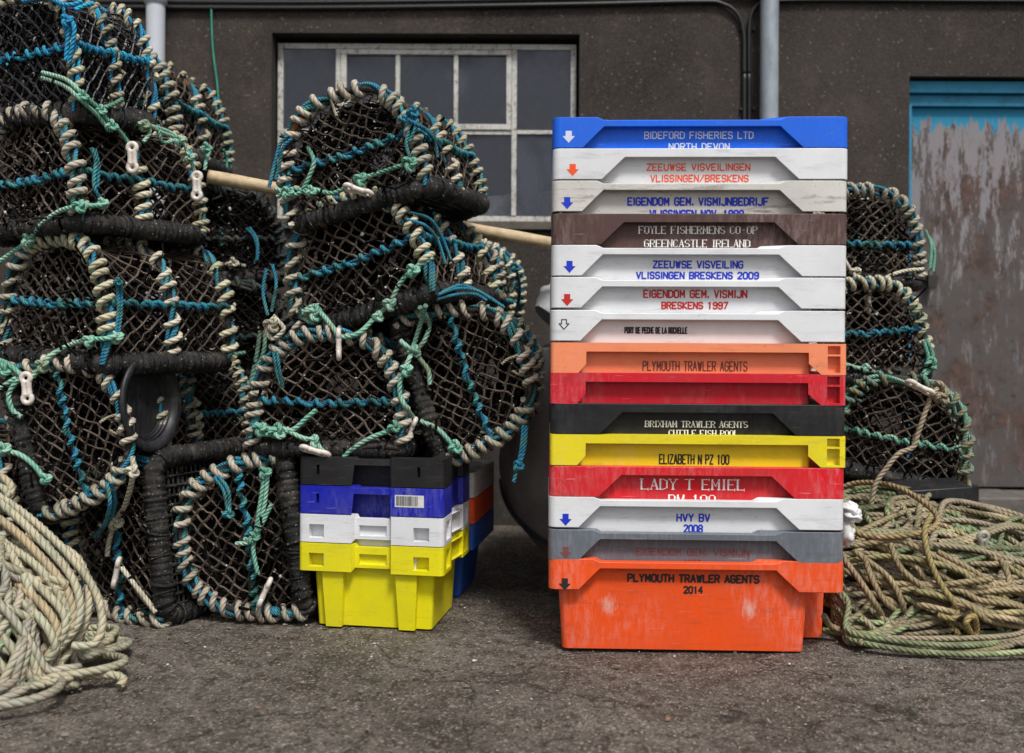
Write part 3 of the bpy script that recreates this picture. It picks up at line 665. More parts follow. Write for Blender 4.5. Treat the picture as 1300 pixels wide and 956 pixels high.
# (label, mesh type, colour, top px y, left arrow, texts[(string,x0,x1,ytop,ybot,weight,ink,serif)], rest of label)
RS = [
 (711, 'A', 'orange', ('black', 717, 742), [("PLYMOUTH TRAWLER AGENTS", 797, 962, 729, 738, 2.5, 'black', 0), ("2014", 868, 891, 744, 752, 2.3, 'black', 0)], 'deep bright orange fish box standing on the ground at the foot of the tall stack'),
 (673, 'A', 'grey', ('faded', 718, 702), [("EIGENDOM GEM. VISMIJN", 808, 950, 696, 704, 1.7, 'faded', 0), ("1996", 868, 889, 710, 718, 1.7, 'faded', 0)], 'slate grey fish box with faded red lettering, second from the bottom of the tall stack'),
 (631, 'A', 'white', ('blue', 718, 660), [("HVY BV", 859, 900, 652, 661, 2.0, 'blue', 0), ("2008", 868, 891, 666, 675, 2.0, 'blue', 0)], 'white fish box with blue HVY BV 2008 lettering above the slate grey box'),
 (592, 'A2', 'scarlet', None, [("LADY T EMIEL", 814, 944, 608, 621, 1.9, 'white', 1), ("BM 100", 849, 907, 628, 641, 1.9, 'white', 1)], 'red fish box with large white LADY T EMIEL lettering under the yellow box'),
 (551.5, 'B', 'yellow', None, [("ELIZABETH N PZ 100", 837, 924.5, 577, 588.5, 1.8, 'black', 0)], 'yellow fish box with black ELIZABETH N PZ 100 lettering and open end pockets'),
 (512, 'A2', 'black', None, [("BRIXHAM TRAWLER AGENTS", 819, 948, 534.5, 542, 1.3, 'white', 1), ("CUTTLE FISH POOL", 849, 936, 546, 554, 1.3, 'white', 1)], 'black fish box with white BRIXHAM TRAWLER AGENTS lettering in the tall stack'),
 (473, 'B', 'red', None, [], 'plain crimson fish box without lettering between the salmon and black boxes'),
 (434.5, 'B', 'salmon', None, [("PLYMOUTH TRAWLER AGENTS", 816, 947.5, 459, 470.5, 1.4, 'maroon', 0)], 'faded salmon orange fish box with thin dark lettering and open end pockets'),
 (393, 'A', 'white', ('outline', 716, 412), [("PORT DE PECHE DE LA ROCHELLE", 793, 871.5, 416, 423, 1.7, 'black', 0)], 'white fish box with small black PORT DE PECHE lettering and outlined arrow'),
 (351, 'A', 'white', ('red', 720, 381), [("EIGENDOM GEM. VISMIJN", 817, 947, 369, 378, 1.9, 'red', 0), ("BRESKENS 1997", 840, 923, 384, 392, 1.9, 'red', 0)], 'white fish box with dark red BRESKENS 1997 lettering and red arrow'),
 (310, 'A', 'white', ('blue', 723, 339), [("ZEEUWSE VISVEILING", 829, 942, 332, 340.5, 1.9, 'blue', 0), ("VLISSINGEN BRESKENS 2009", 808, 962, 346, 354, 1.9, 'blue', 0)], 'white fish box with blue BRESKENS 2009 lettering below the brown box'),
 (270, 'A2', 'brown', None, [("FOYLE FISHERMENS CO-OP", 811, 960, 288, 297, 1.3, 'white', 1), ("GREENCASTLE IRELAND", 818, 951, 305, 314, 1.3, 'white', 1)], 'dark brown fish box with white FOYLE FISHERMENS CO-OP lettering'),
 (228, 'A', 'dirty_white', ('blue', 720, 258), [("EIGENDOM GEM. VISMIJNBEDRIJF", 797, 974, 252, 261, 2.1, 'blue', 0), ("VLISSINGEN NOV. 1989", 825, 943, 267.5, 276.5, 2.1, 'blue', 0)], 'grimy white fish box with blue VISMIJNBEDRIJF lettering above the brown box'),
 (187, 'A2', 'white', ('orange', 727, 216), [("ZEEUWSE VISVEILINGEN", 821, 951, 209, 217, 1.5, 'orange', 0), ("VLISSINGEN/BRESKENS", 826, 949, 223, 231, 1.5, 'orange', 0)], 'white fish box with orange lettering and orange arrow under the blue top box'),
 (147, 'A', 'blue', ('pale', 722, 174), [("BIDEFORD FISHERIES LTD", 818, 955, 168.5, 176.8, 1.3, 'pale', 0), ("NORTH DEVON", 849, 925, 183, 191, 1.5, 'pale', 0)], 'bright blue fish box on the very top of the tall stack'),
]
YF = 2.70; SC = F/YF; yaw = R(-1.9)
prev_z = None
mesh_cache = {}
def add_scuffs(m, spots):
    n = m.node_tree; b = n.nodes['Principled BSDF']; src = b.inputs['Base Color'].links[0].from_socket
    tc = n.nodes.new('ShaderNodeTexCoord'); c = src
    st = noise(n, coords(n, (14, 14, 3.5), rand=False), 8, 8, 0.8)
    for (x, z, r, col) in spots:
        vd = N(n, 'ShaderNodeVectorMath', operation='DISTANCE'); sc_ = N(n, 'ShaderNodeVectorMath', operation='MULTIPLY'); sc_.inputs[1].default_value = (1, 0, 0.8)
        n.links.new(tc.outputs['Object'], sc_.inputs[0]); n.links.new(sc_.outputs[0], vd.inputs[0]); vd.inputs[1].default_value = (x, 0, z*0.8)
        k = N(n, 'ShaderNodeMath', operation='MULTIPLY_ADD'); n.links.new(vd.outputs['Value'], k.inputs[0]); k.inputs[1].default_value = -0.55/r; n.links.new(st, k.inputs[2])
        c = mix(n, ramp(n, k.outputs[0], [(0.22, 0.0), (0.50, 0.75)]), c, col)
    n.links.new(c, b.inputs['Base Color'])
add_scuffs(M['p_orange'], [(-0.235, 0.125, 0.05, (0.75, 0.45, 0.38)), (0.15, 0.12, 0.05, (0.75, 0.45, 0.38))])
for i, (ty, kind, colr, arrow, texts, label) in enumerate(RS):
    ztop = CAMZ-(ty-433)/SC; z0 = ztop-HB
    if i == 0: z0 = 0.002
    H0 = z0+HB
    jx = 0 if i == 0 else random.uniform(-0.0015, 0.0015)
    cxp = (886.5-0.0045*(ty-430)-650)/SC
    root = empty('fish_box', (cxp+0.224*math.sin(-yaw)+jx, YF+0.225+0.0*i, z0), (0, 0, yaw+R(random.uniform(-0.12, 0.12))))
    tag(root, label, 'fish box', 'fish boxes in the tall stack')
    mm = {'A': meshA, 'A2': meshA2, 'B': meshB}[kind] if i else meshFoot
    body = mm.build('body', M['p_'+colr], root, True, None, 0.0016)
    bpy.context.view_layer.update()
    Mi = np.array(root.matrix_world.inverted())
    bt0, taper = -0.225+BIA, 0.015
    dr_ = 0.008 if kind == 'A' else 0.0
    def yfun(z, bt0=bt0, dr_=dr_, taper=taper): return bt0+taper*(1-z/(HB-0.0032-dr_))*1.0-0.0003
    def tolocal(px, py, yl):
        # pixel -> local x,z on plane local y = yl
        Yw = YF+0.02
        for _ in range(3):
            p = W(px, py, Yw); q = Mi[:3, :3]@p+Mi[:3, 3]; Yw += (yl-q[1])
        return q[0], q[2]
    for (s_, x0, x1, y0, y1, wt, ik, sf) in texts:
        xa, za = tolocal(x0, y0, -0.19); xb_, zb2 = tolocal(x1, y1, -0.19)
        zm = (za+zb2)/2; xm = (xa+xb_)/2
        hgt = (y1-y0)/SC; 
        tm = text_mb(s_, xa, xb_, zm+hgt/2, zm-hgt/2, wt/SC*(0.85 if sf else 1.0), yfun, bool(sf))
        tm.build('lettering', INK[ik], root, False)
    if arrow:
        ik, ax, ay = arrow
        xa, za = tolocal(ax, ay, -0.225); u = 0.0168
        shp = [(-0.5, 1), (-0.5, 0.15), (-1, 0.15), (0, -0.95), (1, 0.15), (0.5, 0.15), (0.5, 1)]
        am = MB()
        if ik == 'outline':
            u *= 0.8; pts = [(xa+a_*u, za+b_*u) for a_, b_ in shp]
            for q in range(7):
                a_, b_ = np.array(pts[q]), np.array(pts[(q+1) % 7]); d_ = (b_-a_)/np.linalg.norm(b_-a_); nn = np.array([-d_[1], d_[0]])*0.0013
                o_ = -0.2256-0.00008*(q % 3); a_ = a_-d_*0.001; b_ = b_+d_*0.001
                am.add([(p_[0], o_, p_[1]) for p_ in (a_-nn, b_-nn, b_+nn, a_+nn)], [(0, 1, 2, 3)])
            ikm = INK['black']
        else:
            am.add([(xa+a_*u, -0.2256, za+b_*u) for a_, b_ in shp], [tuple(range(7))]); ikm = INK[ik]
        am.build('arrow_mark', ikm, root, False)

# left stacks of small boxes (short end to us)
WS, DS, HS = 0.44, 0.365, 0.250
LW = WS-0.03; LD = DS-0.03
def ctrlN(recess, rail, drop):   # two blocks with a set back middle
    s = 0.082; a, b = 0.148, 0.262
    return [(0, 0, 0, 0), (a, 0, 0, 0), (a+0.006, drop, 0.010 if rail is None else s-rail-drop, recess), (b, drop, 0.010 if rail is None else s-rail-drop, recess), (b+0.006, 0, 0, 0), (LW, 0, 0, 0)]
def ctrlND(): return [(0, 0, 0, 0), (0.09, 0, 0, 0), (0.094, 0.0, 0.0, 0.016), (LD-0.094, 0.0, 0.0, 0.016), (LD-0.09, 0, 0, 0), (LD, 0, 0, 0)]
pockets = [(0.018, 0.064, 0.16, 0.64, 0.028), (0.335, 0.382, 0.16, 0.64, 0.028), (0.166, 0.25, 0.16, 0.66, 0.012)]
sidep = [(0.02, 0.075, 0.14, 0.82, 0.028), (0.12, 0.25, 0.14, 0.82, 0.012), (LD-0.075, LD-0.02, 0.14, 0.82, 0.028)]
slots = [(0.040, 0.049, 0.35, 0.72, 0.02), (0.345, 0.354, 0.35, 0.72, 0.02)]
def legs(mb):
    for xc in (-0.118, 0.105):
        for y0, sgn in ((-DS/2+0.012, 1),):
            wt, wb = 0.033, 0.024; yt, yb = -DS/2+0.012, -DS/2+0.024; yi = -DS/2+0.08; z1 = HS-0.0835
            V = [(xc-wb, yb, 0), (xc+wb, yb, 0), (xc+wb, yi, 0), (xc-wb, yi, 0), (xc-wt, yt, z1), (xc+wt, yt, z1), (xc+wt, yi, z1), (xc-wt, yi, z1)]
            mb.add(V, [(0,3,2,1),(4,5,6,7),(0,1,5,4),(1,2,6,5),(2,3,7,6),(3,0,4,7)])
mY = crate_mesh(WS, DS, HS, ctrlN(0.018, None, 0.010), ctrlND(), pockets, sidep, 0.082, 0.015, 0.032, 0.014, extra=legs)
mBk = crate_mesh(WS, DS, HS, ctrlN(0.004, 0.017, 0.005), ctrlND(), slots, (), 0.082, 0.015, 0.046, 0.030)
mBs = crate_mesh(WS, DS, HS, ctrlN(0.006, 0.024, 0.006), [(0, 0, 0, 0), (LD, 0, 0, 0)], slots, (), 0.082, 0.015, 0.030, 0.030)
YL = 2.96
yawL = R(-9.6); cr = W(563, 740, 2.93)
fc = np.array((W(563, 740, 2.87)[0], 2.865, 0))   # near right corner
ux = np.array((math.cos(yawL), math.sin(yawL), 0)); uy = np.array((-math.sin(yawL), math.cos(yawL), 0))
cF = fc-ux*WS/2+uy*DS/2; cB = cF+uy*(DS+0.003)+ux*0.012
M['p_navy'] = plastic('plastic_navy', (0.006, 0.012, 0.36), 0.2, 0.3, 0.4)
M['p_midblue'] = plastic('plastic_midblue', (0.006, 0.085, 0.42), 0.25, 0.2, 0.42)
M['p_yellow2'] = plastic('plastic_yellow2', (0.78, 0.70, 0.004), 0.2, 0.05, 0.4)
PT = 0.0845
for (cc_, j, mm, mat, label, tw) in (
   (cF, 0, mY, 'p_yellow2', 'deep yellow fish box with two legs on the ground under a white box', 0), (cF, 1, mY, 'p_white', 'white fish box nested in the deep yellow box of the short stack', 0),
   (cF, 2, mBk, 'p_navy', 'dark blue fish box with barcode sticker under the black box', -0.2), (cF, 3, mBk, 'p_black', 'black fish box topping the short stack under the pots', 0.2),
   (cB, 0, mBs, 'p_midblue', 'mid blue fish box on the ground behind the yellow one', 0),
   (cB, 1, mBs, 'p_orange', 'orange fish box in the rear short stack below a white box', 0.3), (cB, 2, mBs, 'p_dirty_white', 'off white fish box topping the rear short stack under the tipped pot', 0.1)):
    root = empty('fish_box', (cc_[0], cc_[1], 0.003+j*PT), (0, 0, yawL+R(tw)))
    tag(root, label, 'fish box', 'small fish boxes stacked under the pots')
    b = mm.build('body', M[mat], root, False, None, 0.0015)
    if mat == 'p_navy':
        bc = MB(); x0, x1, z0, z1 = 0.075, 0.162, HS-0.055, HS-0.020; yy = -DS/2
        bc.add([(x0, yy-.0005, z0), (x1, yy-.0005, z0), (x1, yy-.0005, z1), (x0, yy-.0005, z1)], [(0, 1, 2, 3)])
        st_ = bc.build('sticker', simple('sticker', (0.62, 0.62, 0.60), 0.6, 0.1, 60), root, False)
        bb = MB(); xx = x0+0.004
        while xx < x1-0.018:
            wdt = random.choice((0.0006, 0.0012, 0.002)); bb.add([(xx, yy-.0009, z0+0.004), (xx+wdt, yy-.0009, z0+0.004), (xx+wdt, yy-.0009, z1-0.003), (xx, yy-.0009, z1-0.003)], [(0, 1, 2, 3)]); xx += wdt+random.choice((0.0008, 0.0014))
        bb.build('barcode', INK['black'], st_, False)

# ------------------------------------------------------------------ lobster pots
PW, PH, PL = 0.47, 0.385, 0.45
def arch(t, w=PW, h=PH, z0=0.03):
    a = math.pi*(1-np.asarray(t, float)); c, s_ = np.cos(a), np.sin(a)
    return w/2*np.sign(c)*np.abs(c)**0.72*(1-0.10*np.abs(s_)**2*0), z0+(h-z0)*np.abs(s_)**0.78
def arch_pts(y, n=60, w=PW, h=PH):
    # equal arc length
    t = np.linspace(0, 1, 400); x, z = arch(t, w, h); P = np.stack([x, 0*x+y, z], 1); return resample(P, 1.2/n)
def inside_D(x, z, w=PW, h=PH, z0=0.03):
    zz = (z-z0)/(h-z0); 
    return (zz > 0) & (zz < 1) & (np.abs(x)/(w/2) < np.clip(1-np.clip(zz, 0, 1)**(2/0.78), 0, 1)**(0.72/2))
def netedges(mb, P, Q, r=0.0027, mi=0):
    # straight twine segments as 4-sided tubes, vectorised
    P = np.asarray(P); Q = np.asarray(Q); d = Q-P; L = np.linalg.norm(d, axis=1, keepdims=True); ok = L[:, 0] > 1e-4; P, Q, d, L = P[ok], Q[ok], d[ok], L[ok]
    d = d/L; ref = np.where(np.abs(d[:, 2:3]) < 0.9, np.array([[0, 0, 1.0]]), np.array([[1.0, 0, 0]])); n1 = np.cross(d, ref); n1 /= np.linalg.norm(n1, axis=1, keepdims=True); n2 = np.cross(d, n1)
    m = (P+Q)/2+rng.normal(0, 0.0019, P.shape); rr = r*rng.uniform(0.75, 1.45, (len(P), 1))
    k = 4; V = np.empty((len(P), 12, 3))
    for a in range(3):
        c = (P, m, Q)[a]
        for j in range(4):
            an = math.pi/2*j; V[:, a*4+j] = c+rr*(math.cos(an)*n1+math.sin(an)*n2)*(1.25 if a != 1 else 1.0)
    base = (np.arange(len(P))*12)[:, None, None]
    f = np.array([[a*4+j, a*4+(j+1) % 4, a*4+4+(j+1) % 4, a*4+4+j] for a in (0, 1) for j in range(4)])[None]
    mb.add(V.reshape(-1, 3), (base+f).reshape(-1, 4), mi=mi)
def knots(mb, P, r=0.0042, mi=0):
    P = np.asarray(P); o8 = np.array([(1,0,0),(-1,0,0),(0,1,0),(0,-1,0),(0,0,1),(0,0,-1)], float)
    f8 = np.array([(0,2,4),(2,1,4),(1,3,4),(3,0,4),(2,0,5),(1,2,5),(3,1,5),(0,3,5)])
    rr = r*rng.uniform(0.7, 1.5, (len(P), 1, 1)); V = P[:, None, :]+o8[None]*rr*rng.uniform(0.7, 1.3, (len(P), 6, 1))
    mb.add(V.reshape(-1, 3), ((np.arange(len(P))*6)[:, None, None]+f8[None]).reshape(-1, 3), mi=mi)
def debris(mb, P, n, mi):
    idx = rng.integers(0, len(P), n); 
    for i in idx:
        r = 0.0015+0.003*random.random()**2; V = ico*(1+0.4*rng.standard_normal((12, 1)))*r*rng.uniform(0.4, 1.4, 3); mb.add(V+P[i]+rng.normal(0, 0.003, 3), icf, mi=mi)
def hairs(mb, P, n, mi):
    idx = rng.integers(0, len(P), n); A = P[idx]; d = rng.normal(0, 0.006, A.shape); d[:, 2] -= 0.007
    netedges(mb, A, A+d, 0.0009, mi)
def end_net(y, seed, s=0.0235, bulge=0.012, skew=0.1):
    r_ = np.random.default_rng(seed); mb = MB(); ni = int(PW/s)+4; nj = int(PH/s)+4
    ang = r_.uniform(-skew, skew); ca, sa = math.cos(ang), math.sin(ang); ph = r_.uniform(0, 6, 4)
    nodes = {}
    def pos(i, j):
        a, b = i*s, j*s*0.92
        x = a*ca-b*sa; z = a*sa+b*ca+PH*0.5
        return x+0.009*math.sin(z*23+ph[0])+0.004*math.sin(i*1.7+ph[1]), z+0.009*math.sin(x*19+ph[2])+0.004*math.sin(j*2.1+ph[3])
    P, Q, K_ = [], [], []
    def lift(x, z): return (x, y+bulge*math.cos(min(1.5, abs(x)*6))*math.sin(max(0, min(3.14, z*8))), z)
    for i in range(-ni, ni):
        for j in range(-nj, nj):
            if (i+j) % 2: continue
            a = pos(i, j); ia = bool(inside_D(*a))
            if ia: K_.append(lift(*a))
            for di in (1, -1):
                b = pos(i+di, j+1); ib = bool(inside_D(*b))
                if not (ia or ib): continue
                p, q = a, b
                if ia != ib:
                    lo, hi = (a, b) if ia else (b, a)
                    u, v = np.array(lo), np.array(hi)
                    for _ in range(5):
                        m = (u+v)/2
                        if inside_D(*m): u = m
                        else: v = m
                    p, q = lo, tuple(u)
                if r_.random() < 0.035: continue
                P.append(lift(*p)); Q.append(lift(*q))
    netedges(mb, P, Q); knots(mb, K_); K_ = np.array(K_)
    debris(mb, K_, 95, 1); hairs(mb, K_, 160, 0)
    return mb
def side_net(seed, s=0.0245):
    r_ = np.random.default_rng(seed); mb = MB(); A = arch_pts(0, 200); seg = np.linalg.norm(np.diff(A, axis=0), axis=1); Ls = np.concatenate([[0], np.cumsum(seg)]); LT = Ls[-1]
    ph = r_.uniform(0, 6, 4)
    ni = int(LT/s); nj = int(PL/s)
    def pos(i, j):
        a = LT*(i/ni)+0.004*math.sin(j*1.3+ph[0]); b = PL*j/nj
        a = min(max(a, 0), LT); x = np.interp(a, Ls, A[:, 0]); z = np.interp(a, Ls, A[:, 2])
        u = b/PL; sag = 1-0.07*math.sin(2*math.pi*u)**2*math.sin(math.pi*min(1, max(0, a/LT)))**0.5
        return (x*sag, b-PL/2+0.005*math.sin(i*0.9+ph[1]), 0.05+(z-0.05)*sag)
    P, Q, K_ = [], [], []
    for i in range(0, ni+1):
        for j in range(0, nj+1):
            if (i+j) % 2: continue
            a = pos(i, j); K_.append(a)
            for di in (1, -1):
                if 0 <= i+di <= ni and j+1 <= nj and r_.random() > 0.035: P.append(a); Q.append(pos(i+di, j+1))
    netedges(mb, P, Q); knots(mb, K_); K_ = np.array(K_); debris(mb, K_, 190, 1); hairs(mb, K_, 350, 0)
    return mb
def inner_net(seed):
    r_ = np.random.default_rng(seed); mb = MB(); P, Q, K_ = [], [], []
    # two funnels meeting in the middle and the dividing panel
    for (y0, y1) in ((-PL/2+0.02, -0.02), (PL/2-0.02, 0.02)):
        nu, nv = 26, 10
        def pos(i, j):
            f = j/nv; a = 2*math.pi*i/nu; k = 1-0.68*f**0.8
            return (0.20*k*math.cos(a)+0.01*math.sin(j+i), y0+(y1-y0)*f, 0.19+0.15*k*math.sin(a)+0.03*f)
        for i in range(nu):
            for j in range(nv):
                if (i+j) % 2: continue
                K_.append(pos(i, j))
                for di in (1, -1): P.append(pos(i, j)); Q.append(pos(i+di, j+1))
    A = arch_pts(0, 200); segl = np.linalg.norm(np.diff(A, axis=0), axis=1); Ls = np.concatenate([[0], np.cumsum(segl)]); LT = Ls[-1]
    s2 = 0.019; ni, nj = int(LT/s2), int((PL-0.04)/s2)
    def pos2(i, j):
        a = LT*i/ni; x = np.interp(a, Ls, A[:, 0])*0.87; z = 0.04+(np.interp(a, Ls, A[:, 2])-0.04)*0.88
        return (x+0.004*math.sin(j*1.1+i), -PL/2+0.02+(PL-0.04)*j/nj, z+0.004*math.sin(j*0.7))
    for i in range(ni+1):
        for j in range(nj+1):
            if (i+j) % 2: continue
            K_.append(pos2(i, j))
            for di in (1, -1):
                if 0 <= i+di <= ni and j+1 <= nj: P.append(pos2(i, j)); Q.append(pos2(i+di, j+1))
    # fallen bait twine and weed
    for _ in range(500):
        c = np.array((r_.uniform(-.2, .2), r_.uniform(-.28, .28), 0.04+0.30*r_.random()**2.2)); P.append(tuple(c)); Q.append(tuple(c+r_.normal(0, 0.022, 3)))
    netedges(mb, P, Q, 0.0032); knots(mb, K_)
    return mb
def floor_net(seed):
    mb = MB(); P, Q = [], []
    n1, n2 = 16, 22
    for i in range(n1+1): x = -PW/2+PW*i/n1; P.append((x, -PL/2, 0.03)); Q.append((x, PL/2, 0.03))
    for j in range(n2+1): y = -PL/2+PL*j/n2; P.append((-PW/2, y, 0.034)); Q.append((PW/2, y, 0.034))
    netedges(mb, P, Q, 0.004)
    return mb
def rrect(w, l, r, z, step=0.006):
    pts = []
    for cx, cy, a0 in ((w/2-r, -l/2+r, -90), (w/2-r, l/2-r, 0), (-w/2+r, l/2-r, 90), (-w/2+r, -l/2+r, 180)):
        for k in range(0, 91, 15): a = R(a0+k); pts.append((cx+r*math.cos(a), cy+r*math.sin(a), z))
    pts.append(pts[0]); return resample(np.array(pts), step)
def base_frame(seed, rad=0.031):
    r_ = np.random.default_rng(seed); mb = MB(); P = rrect(PW, PL, 0.05, 0.031, 0.005)
    L = np.arange(len(P))*0.005; ph = L/0.021
    saw = (ph % 1.0); lump = 1+0.05*np.sin(L*9+seed)+0.04*np.sin(L*23)
    r = rad*lump*(0.86+0.19*saw**0.7)+0.0015*r_.standard_normal(len(P))
    mb.tube(P, r, 14, closed=True)
    for k in range(26):       # binding cords and rubber ends
        i = int(r_.uniform(5, len(P)-12)); T = P[i+2]-P[i-2]; T /= np.linalg.norm(T); up = np.array((0, 0, 1.0)); n1 = np.cross(T, up)
        a = np.linspace(0, 2*math.pi, 22); rr = rad*1.03; tilt = r_.uniform(-0.012, 0.012)
        C_ = P[i]+rr*(np.cos(a)[:, None]*n1+np.sin(a)[:, None]*up)+T*(np.sin(a)[:, None]*tilt)
        mb.tube(C_, 0.0032 if k % 4 else 0.007, 5, closed=True)
    return mb
def hoop_parts(y, seed, wrapmat, bluemat, root, light=False):
    r_ = np.random.default_rng(seed); P = arch_pts(y, 110)
    core = MB(); core.tube(P, 0.0105, 8, cap=True)
    h = core.build('hoop', M['rubber'], root)
    b = MB()
    for k in range(3):
        b.tube(helix(P, 0.0145, r_.uniform(0.16, 0.4), 0.012, r_.uniform(0, 6)), 0.0062, 6, pitch=0.03, tint=(r_.uniform(.7, 1.1),)*3)
    b.build('hoop_rope', M[bluemat], h)
    wv = MB(); n0 = len(P); i = 0
    lo = 0
    while lo < n0-6:
        hi = min(n0-1, lo+int(r_.uniform(25, 70)))
        Q = P[lo:hi]
        if len(Q) > 5:
            tn = r_.uniform(0.60, 1.08); 
            wv.tube(helix(Q, 0.0205, r_.uniform(0.036, 0.054), 0.008, r_.uniform(0, 6), 0.9), r_.uniform(0.0082, 0.0102), 9, pitch=0.05, lobes=0.15, tint=(tn, tn*r_.uniform(.95, 1.02), tn*r_.uniform(.85, 1.0)))
        lo = hi-(1 if r_.random() < 0.7 else -r_.integers(2, 5))
    for _ in range(3):      # loose ends
        i0 = int(r_.uniform(5, n0-5)); d0 = r_.normal(0, 1, 3); d0 /= np.linalg.norm(d0); L0 = r_.uniform(0.03, 0.07)
        q = np.array([P[i0], P[i0]+d0*0.025, P[i0]+d0*0.025+np.array((r_.normal(0, .01), r_.normal(0, .01), -L0*0.6)), P[i0]+d0*0.03+np.array((r_.normal(0, .015), r_.normal(0, .015), -L0))])
        wv.tube(smoothpath(q, 0.005), 0.0045, 6, pitch=0.03, tint=(0.7, 0.7, 0.6))
    wv.build('rope_wrap', M[wrapmat], h)
def lacing(mb, P, r_, heavy=1.15):
    mb.tube(wob(P, 0.003, 25, r_.uniform(0, 6)), 0.0045*heavy, 7, pitch=0.03, tint=(0.3, 0.4, 0.5)); mb.tube(helix(P, 0.0072*heavy, 0.043, 0.007, r_.uniform(0, 6), 0.9), 0.0060*heavy, 8, pitch=0.035, lobes=0.15, tint=(1.0, 1.0, 0.9))
def make_pot(seed, wrap='cream_rope', blue='blue_rope', net='twine'):
    r_ = np.random.default_rng(seed); root = empty('lobster_pot')
    base_frame(seed).build('base_frame', M['rubber'], root)
    hoop_parts(-PL/2, seed*3, wrap, blue, root); hoop_parts(0.0, seed*3+1, wrap, blue, root); hoop_parts(PL/2, seed*3+2, wrap, blue, root)
    mats = [M[net], M['shell']]
    end_net(-PL/2, seed*5).build('end_net', mats, root, False); end_net(PL/2, seed*5+1).build('end_net', mats, root, False)
    side_net(seed*5+2).build('side_net', mats, root, False)
    inner_net(seed).build('parlour_net', [M['shade_twine']], root, False); floor_net(seed).build('floor_net', [M['rubber']], root, False)
    lc = MB(); zz = 0.195+r_.uniform(-.02, .02); wh = PW/2-0.004
    lacing(lc, resample(np.array([(-wh, -PL/2-.004, zz), (0, -PL/2-.006, zz-.01), (wh, -PL/2-.004, zz)]), 0.01), r_)
    for sgn in (-1, 1):
        lacing(lc, resample(np.array([(sgn*(wh+.002), -PL/2, zz), (sgn*(wh-.008), -PL/4, zz-.004), (sgn*(wh+.002), 0, zz), (sgn*(wh-.008), PL/4, zz-.004), (sgn*(wh+.002), PL/2, zz)]), 0.01), r_)
    lc.build('lacing', M[blue], root)
    return root
def copy_tree(o, parent=None):
    c = o.copy(); C.objects.link(c)
    if parent is not None: c.parent = parent
    for ch in [x for x in bpy.data.objects if x.parent == o]: copy_tree(ch, c)
    return c
protos = {'a': lambda: make_pot(11), 'b': lambda: make_pot(23), 'c': lambda: make_pot(37), 'k': lambda: make_pot(41, 'cream_rope', 'bright_blue_rope', 'black_twine'), 'd': lambda: make_pot(67, 'shade_rope', 'shade_rope', 'shade_twine'), 'g': lambda: make_pot(53, 'green_wrap', 'mint_rope')}  # variant d has the gap's shade painted into its ropes and net
used = {}
def get_pot(v):
    if v not in used: used[v] = protos[v](); return used[v]
    return copy_tree(used[v])
def knot(mb, c, s, r, tint=(1, 1, 1)):
    t = np.linspace(0, 2*math.pi, 40); a = random.uniform(0, 6); x = (np.sin(t)+2*np.sin(2*t))/3; y = (np.cos(t)-2*np.cos(2*t))/3; z = -np.sin(3*t)*0.45
    q = np.stack([x, z, y], 1)*s; ca, sa = math.cos(a), math.sin(a); q = np.stack([q[:, 0]*ca-q[:, 2]*sa, q[:, 1], q[:, 0]*sa+q[:, 2]*ca], 1)
    mb.tube(q+np.asarray(c), r, 7, closed=True, tint=tint)
def toggle_mb(c, dirv, flat=True, size=1.0):
    """white plastic two-eyed toggle, long axis along dirv; flat: eyes face the viewer"""
    mb = MB(); d = np.array(dirv, float); d /= np.linalg.norm(d); nrm = np.array((0, -1.0, 0)) if flat else np.array((1.0, 0.15, 0)); nrm -= d*nrm.dot(d); nrm /= np.linalg.norm(nrm); s_ = np.cross(d, nrm)
    a = np.linspace(0, 2*math.pi, 25)
    for sg in (-1, 1):
        cc_ = np.asarray(c)+d*sg*0.032*size; mb.tube(cc_+0.0135*size*(np.cos(a)[:, None]*d+np.sin(a)[:, None]*s_), 0.0082*size, 10, closed=True)
    bar_ = [np.asarray(c)+d*t for t in np.linspace(-0.02, 0.02, 7)*size]
    for o_ in (-0.007, 0.007): mb.tube([p+s_*o_*size for p in bar_], np.array([.0095, .009, .0085, .008, .0085, .009, .0095])*size, 10)
    return mb
GRP = 'lobster pots piled against the building'
